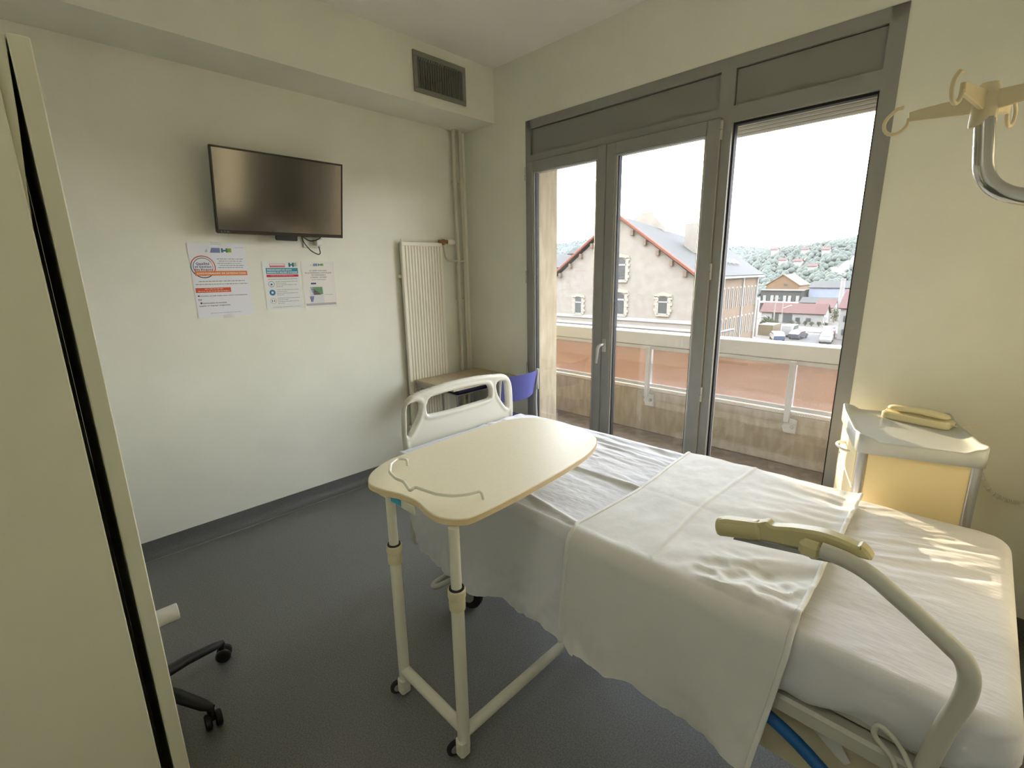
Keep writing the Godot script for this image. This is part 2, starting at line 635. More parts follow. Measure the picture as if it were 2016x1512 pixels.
# ---------------------------------------------------------------- balcony
func balcony() -> void:
	var st := S()
	cbox(st, Vector3(-9, -0.2, -1.62), Vector3(14, -0.002, -0.362))
	cbox(st, Vector3(WL, -0.1, -0.362), Vector3(WR, -0.001, -0.085))
	structure_mesh("balcony_floor", st, "concrete_floor", "brown stained concrete balcony floor")
	# unseen slab and parapet added overhead to block high sky light
	var ub := S()
	cbox(ub, Vector3(-9, 2.78, -1.62), Vector3(14, 3.05, -0.363))
	cbox(ub, Vector3(-9, 3.05, -1.56), Vector3(14, 3.50, -1.4))
	structure_mesh("added_balcony_above", ub, "concrete", "unseen concrete balcony added above to cut sky light on the bed")
	var pa := S()
	cbox(pa, Vector3(-9, 0, -1.56), Vector3(14, 0.425, -1.4), 0.01)
	var po := structure_mesh("balcony_parapet", pa, "concrete", "low stained concrete balcony parapet")
	var cap := S()
	cbox(cap, Vector3(-9, 0.4255, -1.57), Vector3(14, 0.452, -1.395), 0.006)
	tag(put("capping", cap, M.flaking_paint, po), "flaking white paint on the parapet edge")
	var r := thing("balcony_railing", "grey balcony railing with amber glass panels above the concrete parapet", "railing", Vector3(0, 0.452, -1.4))
	var o := r.position
	var up := S()
	cbox(up, Vector3(-9, 0.868, -1.56) - o, Vector3(14, 0.993, -1.40) - o, 0.006)
	put("coping_rail", up, M.coping_paint, r)
	var ch := S()
	cbox(ch, Vector3(-9, 0.835, -1.46) - o, Vector3(14, 0.866, -1.39) - o, 0.003)
	put("upper_channel", ch, M.railing_grey, r)
	var lo := S()
	cbox(lo, Vector3(-9, 0.462, -1.45) - o, Vector3(14, 0.492, -1.405) - o, 0.003)
	put("lower_channel", lo, M.railing_grey, r)
	var step := 1.236
	var panel := S()
	cbox(panel, Vector3(-step * 0.5 + 0.02, 0.0, -0.004), Vector3(step * 0.5 - 0.02, 0.345, 0.004))
	panel.index()
	panel.generate_normals()
	var pm := panel.commit()
	pm.surface_set_material(0, M.amber_glass)
	for k in range(-3, 6):
		var x := 1.005 + step * k
		var p := S()
		cbox(p, Vector3(x - 0.02, 0.37, -1.39) - o, Vector3(x + 0.02, 0.866, -1.35) - o, 0.004)
		var pn := put("post", p, M.railing_grey, r)
		var b := S()
		prism(b, [Vector2(-0.05, 0.0), Vector2(-0.03, -0.05), Vector2(0.05, -0.05), Vector2(0.055, 0.06), Vector2(-0.02, 0.075)], Vector3(x + 0.02, 0.33, -1.4) - o, Vector3.RIGHT, Vector3.UP, Vector3.BACK, 0.03, 0.003)
		put("bracket", b, M.railing_grey, pn)
		var bt := S()
		lathe(bt, [Vector2(0, 0.022), Vector2(0.012, 0.022), Vector2(0.016, 0.012), Vector2(0.016, 0.0)], Vector3(x + 0.045, 0.34, -1.37) - o, Vector3.BACK, 12)
		put("bolt", bt, M.panel_grey, pn)
		share("amber_panel", pm, r, Transform3D(Basis(), Vector3(x + step * 0.5, 0.49, -1.428) - o))

# ---------------------------------------------------------------- bed
const MX0 := 1.29
const MX1 := 3.41
const MZ0 := 0.655
const MZ1 := 1.605
const MY0 := 0.565
const MY := 0.72

func poly_dist(p: Vector2, poly: Array) -> float:
	var d := 1e9
	var inside := false
	var n := poly.size()
	var j := n - 1
	for i in n:
		var a: Vector2 = poly[i]
		var b: Vector2 = poly[j]
		var e := b - a
		var w := p - a
		var t := clampf(w.dot(e) / e.length_squared(), 0.0, 1.0)
		d = minf(d, (w - e * t).length_squared())
		if (a.y > p.y) != (b.y > p.y) and p.x < (b.x - a.x) * (p.y - a.y) / (b.y - a.y) + a.x:
			inside = not inside
		j = i
	return -sqrt(d) if inside else sqrt(d)

# board with fully rounded rims: outline and holes in (z, y), centred on x
func rounded_board(st: SurfaceTool, outline: Array, holes: Array, x: float, half: float, rim: float, step := 0.0075) -> void:
	var lo := Vector2(1e9, 1e9)
	var hi := -lo
	for p in outline:
		lo = Vector2(minf(lo.x, p.x), minf(lo.y, p.y))
		hi = Vector2(maxf(hi.x, p.x), maxf(hi.y, p.y))
	lo -= Vector2(step, step)
	var nx := int((hi.x - lo.x) / step) + 3
	var ny := int((hi.y - lo.y) / step) + 3
	var D := []
	for i in nx:
		var row := []
		for j in ny:
			var p := lo + Vector2(i, j) * step
			var d := poly_dist(p, outline)
			if d < 0.0:
				for h in holes:
					d = maxf(d, -poly_dist(p, h))
			row.append([p, d])
		D.append(row)
	var H := func(d: float) -> float:
		if d >= 0.0:
			return 0.0
		if d > -rim:
			return half * 1.18 * sqrt(maxf(0.0, 1.0 - pow(1.0 + d / rim, 2.0)))
		return half * lerpf(1.18, 0.82, smoothstep(rim, rim * 2.2, -d))
	for i in nx - 1:
		for j in ny - 1:
			var c := [D[i][j], D[i + 1][j], D[i + 1][j + 1], D[i][j + 1]]
			var pts := []
			for k in 4:
				var a: Array = c[k]
				var b: Array = c[(k + 1) % 4]
				if a[1] < 0.0:
					pts.append(a)
				if (a[1] < 0.0) != (b[1] < 0.0):
					var t: float = a[1] / (a[1] - b[1])
					pts.append([a[0].lerp(b[0], t), 0.0])
			if pts.size() < 3:
				continue
			for s in [1.0, -1.0]:
				var q := []
				for e in pts:
					q.append(Vector3(x + s * H.call(e[1]), e[0].y, e[0].x))
				for k in range(1, q.size() - 1):
					face(st, [q[0], q[k], q[k + 1]], Vector3(s, 0, 0), 0)

func caster(st_wheel: SurfaceTool, at: Vector3, r: float, wd: float, axis: Vector3) -> void:
	lathe(st_wheel, [Vector2(0, -wd), Vector2(r * 0.8, -wd), Vector2(r, -wd * 0.55), Vector2(r, wd * 0.55), Vector2(r * 0.8, wd), Vector2(0, wd)], at, axis, 24)

func bed() -> void:
	var b := thing("hospital_bed", "cream hospital bed frame with rounded footboard under white sheets", "bed", Vector3(2.3, 0, 1.13))
	var o := b.position
	# footboard
	var out := smooth2([Vector2(0.775, 0.5), Vector2(0.757, 0.72), Vector2(0.759, 0.87), Vector2(0.772, 0.935), Vector2(0.80, 0.973), Vector2(0.85, 0.992), Vector2(1.0, 1.009), Vector2(1.146, 1.014), Vector2(1.292, 1.009), Vector2(1.44, 0.992), Vector2(1.492, 0.975), Vector2(1.522, 0.938), Vector2(1.535, 0.87), Vector2(1.537, 0.72), Vector2(1.519, 0.5), Vector2(1.3, 0.46), Vector2(1.0, 0.46)], 6)
	var hm := smooth2([Vector2(1.388, 0.882), Vector2(1.386, 0.925), Vector2(1.352, 0.952), Vector2(1.25, 0.958), Vector2(1.146, 0.960), Vector2(1.04, 0.958), Vector2(0.942, 0.952), Vector2(0.908, 0.925), Vector2(0.906, 0.885), Vector2(0.935, 0.866), Vector2(1.146, 0.860), Vector2(1.36, 0.863)], 5)
	for i in hm.size():
		hm[i].x = 1.165 + (hm[i].x - 1.146) * 0.92
	var hl := smooth2([Vector2(1.508, 0.921), Vector2(1.490, 0.942), Vector2(1.45, 0.946), Vector2(1.43, 0.930), Vector2(1.437, 0.885), Vector2(1.462, 0.838), Vector2(1.508, 0.782), Vector2(1.516, 0.80)], 5)
	var hr := []
	for p in hl:
		hr.append(Vector2(2.322 - p.x, p.y + 0.003))
	var fb := S()
	rounded_board(fb, out, [hm, hl, hr], 1.245, 0.017, 0.016)
	var fn := put("footboard", fb, M.bed_plastic, b)
	fn.position = -o
	# grip dots on the top rim
	for zc in [0.92, 1.40]:
		var dots := S()
		for k in 12:
			var z: float = zc + (k - 5.5) * 0.013
			var y := 1.014 - pow(absf(z - 1.146), 2.0) * 0.22
			lathe(dots, [Vector2(0.0, 0.0022), Vector2(0.0028, 0.0012), Vector2(0.0035, -0.002)], Vector3(1.245, y - 0.0015, z), Vector3.UP, 8)
		put("grip_dots", dots, M.bed_plastic, fn)
	for z in [0.80, 1.49]:
		var lg := S()
		cbox(lg, Vector3(1.215, 0.17, z - 0.028) - o, Vector3(1.262, 0.56, z + 0.028) - o, 0.006)
		put("footboard_leg", lg, M.bed_steel, b)
	# control unit with label at the foot
	var cu := S()
	cbox(cu, Vector3(1.272, 0.60, 1.52) - o, Vector3(1.31, 0.66, 1.60) - o, 0.006)
	put("foot_clamp", cu, M.bed_dark, b)
	# side rails of the frame
	for z in [0.69, 1.575]:
		var sr := S()
		cbox(sr, Vector3(1.30, 0.482, z - 0.022) - o, Vector3(3.42, 0.532, z + 0.022) - o, 0.008)
		put("side_beam", sr, M.bed_steel, b)
	var pl := S()
	cbox(pl, Vector3(1.32, 0.535, 0.70) - o, Vector3(3.40, 0.563, 1.565) - o, 0.006)
	put("mattress_platform", pl, M.bed_steel, b)
	# lifting column and underframe
	var uf := S()
	for z in [0.86, 1.40]:
		cbox(uf, Vector3(1.55, 0.19, z - 0.03) - o, Vector3(3.25, 0.25, z + 0.03) - o, 0.006)
	for x in [1.62, 3.12]:
		cbox(uf, Vector3(x - 0.03, 0.19, 0.72) - o, Vector3(x + 0.03, 0.245, 1.54) - o, 0.006)
	put("chassis", uf, M.bed_steel, b)
	for x in [1.95, 2.85]:
		var c := S()
		cbox(c, Vector3(x - 0.07, 0.25, 1.0) - o, Vector3(x + 0.07, 0.54, 1.26) - o, 0.01)
		put("lifting_column", c, M.bed_steel, b)
	# motor cover under the head, blue hose, paper
	var mc := S()
	cbox(mc, Vector3(2.93, 0.27, 1.30) - o, Vector3(3.30, 0.47, 1.53) - o, 0.012)
	put("motor_cover", mc, M.cream_plastic, b)
	var bh := S()
	tube(bh, smooth([Vector3(2.90, 0.475, 1.588) - o, Vector3(3.06, 0.43, 1.60) - o, Vector3(3.19, 0.33, 1.60) - o, Vector3(3.28, 0.18, 1.60) - o], 6), 0.016, 12)
	tag(put("blue_bar", bh, M.blue_plastic, b), "bright blue plastic bar under the mattress")
	# casters
	for q in [[1.665, 1.50], [1.665, 0.76], [3.12, 1.50], [3.12, 0.76]]:
		var fk := S()
		cbox(fk, Vector3(q[0] - 0.025, 0.11, q[1] - 0.018) - o, Vector3(q[0] + 0.025, 0.20, q[1] + 0.018) - o, 0.006)
		var cn := put("caster", fk, M.bed_dark, b)
		var wh := S()
		caster(wh, Vector3(q[0], 0.0755, q[1] - 0.004) - o, 0.0755, 0.018, Vector3(0.28, 0, 0.96).normalized())
		put("tyre", wh, M.rubber, cn)
		var hb := S()
		caster(hb, Vector3(q[0], 0.0755, q[1] - 0.004) - o, 0.048, 0.0195, Vector3(0.28, 0, 0.96).normalized())
		put("hub", hb, M.wheel_grey, cn)
	# brake pedal bow at the foot
	var bp := S()
	tube(bp, smooth([Vector3(1.60, 0.17, 1.30) - o, Vector3(1.57, 0.15, 1.45) - o, Vector3(1.555, 0.14, 1.60) - o, Vector3(1.59, 0.145, 1.63) - o, Vector3(1.62, 0.155, 1.52) - o, Vector3(1.64, 0.17, 1.32) - o], 6), 0.012, 10)
	put("brake_pedal", bp, M.bed_steel, b)
	# thin wire sheet-holder loop at the foot
	var wl := S()
	tube(wl, fillet([Vector3(1.44, 0.655, 1.60) - o, Vector3(1.44, 0.60, 1.655) - o, Vector3(1.56, 0.60, 1.655) - o, Vector3(1.56, 0.655, 1.60) - o], 0.03), 0.006, 8)
	put("wire_loop", wl, M.bed_steel, b)
	# curved arm holding the hand control, rising beside the mattress
	var arm := thing("handset_arm", "bent grey tube arm rising beside the mattress and holding the hand control", "bed arm", Vector3(3.29, 0.48, 1.645))
	o = arm.position
	var ap := [Vector3(3.272, 0.40, 1.645), Vector3(3.283, 0.58, 1.645), Vector3(3.298, 0.700, 1.645), Vector3(3.312, 0.774, 1.645), Vector3(3.314, 0.825, 1.645), Vector3(3.302, 0.860, 1.645), Vector3(3.279, 0.880, 1.645), Vector3(3.243, 0.906, 1.645), Vector3(3.195, 0.938, 1.645), Vector3(3.144, 0.969, 1.645), Vector3(3.100, 0.982, 1.645), Vector3(3.058, 0.985, 1.645)]
	var q2 := []
	for p in ap:
		q2.append(p - o)
	var at := S()
	tube(at, smooth(q2, 8), 0.0172, 18)
	put("arm_tube", at, M.bed_steel, arm)
	# hand control
	var hs := thing("hand_control", "cream bed hand control held at the end of the bent tube arm", "hand control", Vector3(2.98, 0.955, 1.615))
	var hp := []
	for q in [[2.828, 0.924], [2.826, 0.940], [2.831, 0.957], [2.845, 0.966], [2.88, 0.975], [2.921, 0.985], [2.940, 0.995], [2.955, 0.990], [2.992, 1.001], [3.047, 1.012], [3.087, 1.011], [3.115, 1.006], [3.122, 1.009], [3.135, 1.001], [3.142, 0.985], [3.104, 0.980], [3.052, 0.969], [3.011, 0.956], [2.942, 0.945], [2.904, 0.934], [2.84, 0.918]]:
		hp.append(Vector2(q[0] - 2.98, q[1] - 0.955))
	var hb2 := S()
	prism(hb2, smooth2(hp, 4), Vector3(0, 0, -0.028), Vector3.RIGHT, Vector3.UP, Vector3.BACK, 0.036, 0.006, 0)
	put("shell", hb2, M.handset_cream, hs)
	var gr := S()
	var gax := Vector3(0.094, 0.026, 0.0)
	lathe(gr, [Vector2(0, 0.0), Vector2(0.020, 0.0), Vector2(0.0235, 0.004), Vector2(0.0235, 0.094), Vector2(0.025, 0.099), Vector2(0.020, 0.106), Vector2(0.0, 0.106)], Vector3(2.829 - 2.98, 0.936 - 0.955, -0.008), gax.normalized(), 24)
	put("grip", gr, M.handset_cream, hs)
	var hk := S()
	cbox(hk, Vector3(0.036, 0.004, 0.0085), Vector3(0.080, 0.040, 0.040), 0.009)
	put("tube_clip", hk, M.handset_cream, hs)
	var hu := S()
	prism(hu, [Vector2(-0.11, -0.030), Vector2(-0.04, -0.011), Vector2(0.07, 0.010), Vector2(0.126, 0.012), Vector2(0.122, 0.004), Vector2(0.058, -0.010), Vector2(0.05, -0.006), Vector2(-0.05, -0.022)], Vector3(0, -0.004, -0.03), Vector3.RIGHT, Vector3.UP, Vector3.BACK, 0.034, 0.001)
	put("under_plate", hu, M.wheel_grey, hs)
	# loose cord on the side of the mattress
	var cd := S()
	tube(cd, smooth([Vector3(3.36, 0.46, 1.70), Vector3(3.30, 0.54, 1.69), Vector3(3.245, 0.605, 1.645), Vector3(3.205, 0.625, 1.635), Vector3(3.20, 0.60, 1.64), Vector3(3.235, 0.575, 1.65), Vector3(3.25, 0.53, 1.66), Vector3(3.27, 0.46, 1.68), Vector3(3.29, 0.38, 1.69)], 8), 0.0055, 8)
	tag(put("control_cord", cd, M.bed_steel), "grey cord looped against the mattress side beside the tube arm", "cord")

func under_bed_paper() -> void:
	var f := S()
	prism(f, [Vector2(2.98, 0.535), Vector2(3.06, 0.505), Vector2(3.13, 0.455), Vector2(3.165, 0.405), Vector2(3.155, 0.390), Vector2(3.135, 0.400), Vector2(3.07, 0.45), Vector2(2.98, 0.49)], Vector3(0, 0, 1.543), Vector3.RIGHT, Vector3.UP, Vector3.BACK, 0.0015)
	tag(put("paper_flap", f, M.linen_hem), "white paper flap hanging behind the blue bar under the mattress", "paper")

# rounded rectangle outline of the mattress, s in 0..1, inset by q
func plan(s: float, q: float) -> Vector2:
	var r := 0.075
	var x0 := MX0 + q
	var x1 := MX1 - q
	var z0 := MZ0 + q
	var z1 := MZ1 - q
	r = maxf(r - q, 0.001)
	var lx := x1 - x0 - 2 * r
	var lz := z1 - z0 - 2 * r
	var arc := r * PI / 2
	var tot := 2 * (lx + lz) + 4 * arc
	var d := fposmod(s, 1.0) * tot
	if d < lx:
		return Vector2(x0 + r + d, z1)
	d -= lx
	if d < arc:
		var a := d / r
		return Vector2(x1 - r + sin(a) * r, z1 - r + cos(a) * r)
	d -= arc
	if d < lz:
		return Vector2(x1, z1 - r - d)
	d -= lz
	if d < arc:
		var a := d / r
		return Vector2(x1 - r + cos(a) * r, z0 + r - sin(a) * r)
	d -= arc
	if d < lx:
		return Vector2(x1 - r - d, z0)
	d -= lx
	if d < arc:
		var a := d / r
		return Vector2(x0 + r - sin(a) * r, z0 + r - cos(a) * r)
	d -= arc
	if d < lz:
		return Vector2(x0, z0 + r + d)
	d -= lz
	var a2 := d / r
	return Vector2(x0 + r - cos(a2) * r, z1 - r + sin(a2) * r)

func ridge(v: float, w: float) -> float:
	return exp(-(v / w) * (v / w))

# height of the sheet's creases above the mattress
func crease(x: float, z: float) -> float:
	var h := 0.0
	h += 0.004 * nz.get_noise_2d(x * 2.2, z * 2.6)
	var ang := 0.10 if x < 2.5 else -0.42
	var u := x * cos(ang) + z * sin(ang)
	var v := -x * sin(ang) + z * cos(ang)
	var n1 := nz.get_noise_2d(u * 1.1 + 3.0, v * 9.0)
	h += (0.0058 if x < 2.5 else 0.0040) * (1.0 - absf(n1) * 3.0) * smoothstep(-0.2, 0.35, nz.get_noise_2d(x * 1.3 + 20.0, z * 1.6 + 4.0) + 0.12)
	h += 0.0022 * nz.get_noise_2d(u * 3.5 + 9.0, v * 17.0) + 0.0016 * nz.get_noise_2d(x * 15.0, z * 19.0)
	if x < 2.5:
		h += 0.013 * ridge(z - (1.145 + 0.06 * (x - 1.9)) - 0.012 * sin(x * 7.0), 0.011) * smoothstep(1.75, 2.0, x)
		h += 0.011 * ridge(z - (1.50 + 0.17 * (x - 2.05)), 0.014) * smoothstep(1.9, 2.1, x)
	return h * (1.0 - 0.8 * smoothstep(2.37, 2.43, x) * (1.0 - smoothstep(2.97, 3.03, x)))

func bed_linen() -> void:
	under_bed_paper()
	var mt := S()
	var rows := []
	var N := 120
	for k in 5:
		var q: float = [0.05, 0.012, 0.012, 0.03, 0.06][k]
		var y: float = [MY0, MY0 + 0.02, MY - 0.03, MY - 0.012, MY - 0.008][k]
		var row := []
		for i in N + 1:
			var p := plan(float(i) / N, q)
			row.append(Vector3(p.x, y, p.y))
		rows.append(row)
	sheet(mt, rows)
	var top := []
	for i in N:
		top.append(rows[4][i])
	face(mt, top, Vector3.UP)
	tag(put("mattress", mt, M.bed_plastic), "hospital mattress wrapped in the white sheets", "mattress")
	# fitted sheet: rings from the tucked edge up over the rounded rim to the middle line
	var sh := S()
	rows = []
	N = 520
	var R := 0.034
	for k in 62:
		var row := []
		for i in N + 1:
			var s := float(i) / N
			var p: Vector2
			var y: float
			if k < 12:
				var t := float(k) / 11.0
				p = plan(s, 0.0)
				var out := (plan(s, 0.0) - plan(s, 0.03)).normalized()
				var low := MY0 - 0.012 + 0.03 * nz.get_noise_2d(s * 30.0, 1.0) + 0.024 * smoothstep(3.05, 3.2, p.x)
				y = lerpf(low, MY - R, t)
				var pucker := sin(s * 520.0 + 6.0 * nz.get_noise_2d(s * 60.0, 3.0)) * 0.5 + nz.get_noise_2d(s * 160.0, 8.0)
				var amt := 0.009 * pow(1.0 - t, 1.3) * (0.4 + 1.0 * smoothstep(3.1, 3.3, p.x))
				var d := amt * pucker - 0.028 * pow(maxf(0.0, 1.0 - t * 2.6), 2.0) + 0.008 * nz.get_noise_2d(s * 40.0, t * 2.0) * (1.0 - t) + 0.008 * sin(t * PI)
				p += out * d
			elif k < 20:
				var a := PI / 2 * (k - 11) / 8.0
				p = plan(s, R * (1.0 - cos(a)))
				y = MY - R + R * sin(a) + crease(p.x, p.y) * sin(a) * 0.7
			else:
				var t := (k - 19) / 42.0
				var b := plan(s, R + 0.001)
				var mid := Vector2(clampf(b.x, MX0 + 0.47, MX1 - 0.47), (MZ0 + MZ1) / 2)
				p = b.lerp(mid, t)
				y = MY + crease(p.x, p.y) * smoothstep(0.0, 0.08, t) + crease(p.x, p.y) * 0.7 * (1.0 - smoothstep(0.0, 0.08, t))
			row.append(Vector3(p.x, y + 0.002, p.y))
		rows.append(row)
	sheet(sh, rows)
	tag(put("fitted_sheet", sh, M.white_linen), "white sheet stretched over the whole mattress with fine creases", "bed sheet")
	# flat sheet hanging over the foot half on the room side
	var fs := S()
	rows = []
	for i in 201:
		var u := i / 200.0
		var x := lerpf(1.285, 2.42, u)
		var row := []
		var hem := 0.245 + 0.085 * smoothstep(1.75, 2.4, x) + 0.012 * sin(x * 23.0) + 0.02 * nz.get_noise_2d(x * 4.0, 55.0)
		if x < 1.46:
			hem = lerpf(0.60, hem, smoothstep(1.285, 1.46, x) * 0.96 + 0.04 * smoothstep(1.285, 1.3, x))
		for k in 132:
			var p: Vector2
			if k < 100:
				var z := lerpf(0.72, MZ1 - 0.036, k / 99.0)
				p = Vector2(z, MY + 0.006 + crease(x, z))
			elif k < 107:
				var a := PI / 2 * (k - 99) / 7.0
				p = Vector2(MZ1 - 0.036 + 0.044 * sin(a), MY - 0.036 + 0.042 * cos(a) + 0.004 + crease(x, MZ1 - 0.03) * cos(a))
			else:
				var t := (k - 106) / 25.0
				var y := lerpf(MY - 0.036, hem, t)
				var sw := t * t * (0.022 * sin(x * 11.0 + 1.0) + 0.018 * nz.get_noise_2d(x * 5.0, 9.0 + t)) + 0.012 * t
				sw += 0.010 * t * nz.get_noise_2d(x * 9.0 + t * 2.0, t * 3.0 + 30.0)
				p = Vector2(MZ1 + 0.008 + sw, y)
			row.append(Vector3(x, p.y, p.x))
		rows.append(row)
	sheet(fs, rows)
	tag(put("flat_sheet", fs, M.white_linen), "white sheet hanging low over the foot half of the bed side", "bed sheet")
	# draw sheet across the middle
	var ds := S()
	var hemL := []
	var hemR := []
	var hemB := []
	rows = []
	for i in 121:
		var u := i / 120.0
		var row := []
		var hem := 0.305 + 0.008 * sin(u * 17.0) + 0.012 * nz.get_noise_2d(u * 5.0, 77.0)
		if u < 0.12:
			hem += 0.012 * sin(u / 0.12 * PI * 1.5)
		for k in 128:
			var p: Vector2
			var x := lerpf(2.352, 3.018, u)
			var lift := 0.0
			if k < 90:
				var z := lerpf(0.68, MZ1 - 0.04, k / 89.0)
				x += 0.014 * sin(z * 6.0 + 0.6) * (1.0 - u) + 0.01 * (z - 1.1) * u
				lift = 0.006 * nz.get_noise_2d(x * 2.0 + 40.0, z * 2.0)
				var fan := Vector2(x - 3.6, z - 0.9)
				var th := atan2(fan.y, -fan.x)
				lift += 0.009 * (1.0 - 2.6 * absf(nz.get_noise_2d(th * 3.4, fan.length() * 0.7 + 13.0))) * smoothstep(2.62, 2.95, x) * smoothstep(0.62, 0.8, z)
				lift += 0.012 * (1.0 - 2.4 * absf(nz.get_noise_2d(x * 5.0 + z * 5.0, z * 7.0 - x * 2.0 + 60.0))) * smoothstep(1.30, 1.55, z) * smoothstep(2.66, 2.85, x)
				lift += 0.0045 * ridge(x - (2.63 + 0.02 * sin(z * 4.0)), 0.0065) - 0.0018 * ridge(z - 1.172, 0.005)
				lift += 0.004 * nz.get_noise_2d(x * 6.0 + 2.0, z * 3.0 + 8.0)
				p = Vector2(z, MY + 0.020 + maxf(lift, -0.012) + (0.008 * smoothstep(0.93, 1.0, u)))
			elif k < 98:
				var a := PI / 2 * (k - 89) / 8.0
				x += 0.01 * 0.46 * u
				p = Vector2(MZ1 - 0.04 + 0.062 * sin(a), MY - 0.030 + 0.050 * cos(a) + 0.006 * nz.get_noise_2d(x * 12.0, 4.0) * smoothstep(2.6, 2.9, x))
			else:
				var t := (k - 97) / 30.0
				var y := lerpf(MY - 0.030, hem, t)
				x += lerpf(0.005, -0.045, t) * u - 0.02 * t * (1.0 - u)
				var sw := 0.012 * t + t * t * (0.016 * sin(u * 8.0) + 0.02 * nz.get_noise_2d(u * 4.0, 3.0 + t)) + 0.006 * t * nz.get_noise_2d(x * 8.0, y * 5.0)
				p = Vector2(MZ1 + 0.022 + sw, y)
			row.append(Vector3(x, p.y, p.x))
		rows.append(row)
		hemB.append(row[127])
	sheet(ds, rows)
	var dsn := put("draw_sheet", ds, M.draw_linen)
	tag(dsn, "white draw sheet laid across the middle of the bed and hanging down its side", "bed sheet")
	for k in 128:
		hemL.append(rows[0][k] + Vector3(0.006, 0.001, 0.001))
		hemR.append(rows[120][k] + Vector3(-0.004, 0.001, 0.001))
	var h1 := S()
	tube(h1, hemL, 0.0075, 8, false, Vector2(1.0, 0.35))
	put("left_hem", h1, M.linen_hem, dsn)
	var h2 := S()
	tube(h2, hemR, 0.007, 8, false, Vector2(1.0, 0.4))
	put("right_hem", h2, M.linen_hem, dsn)

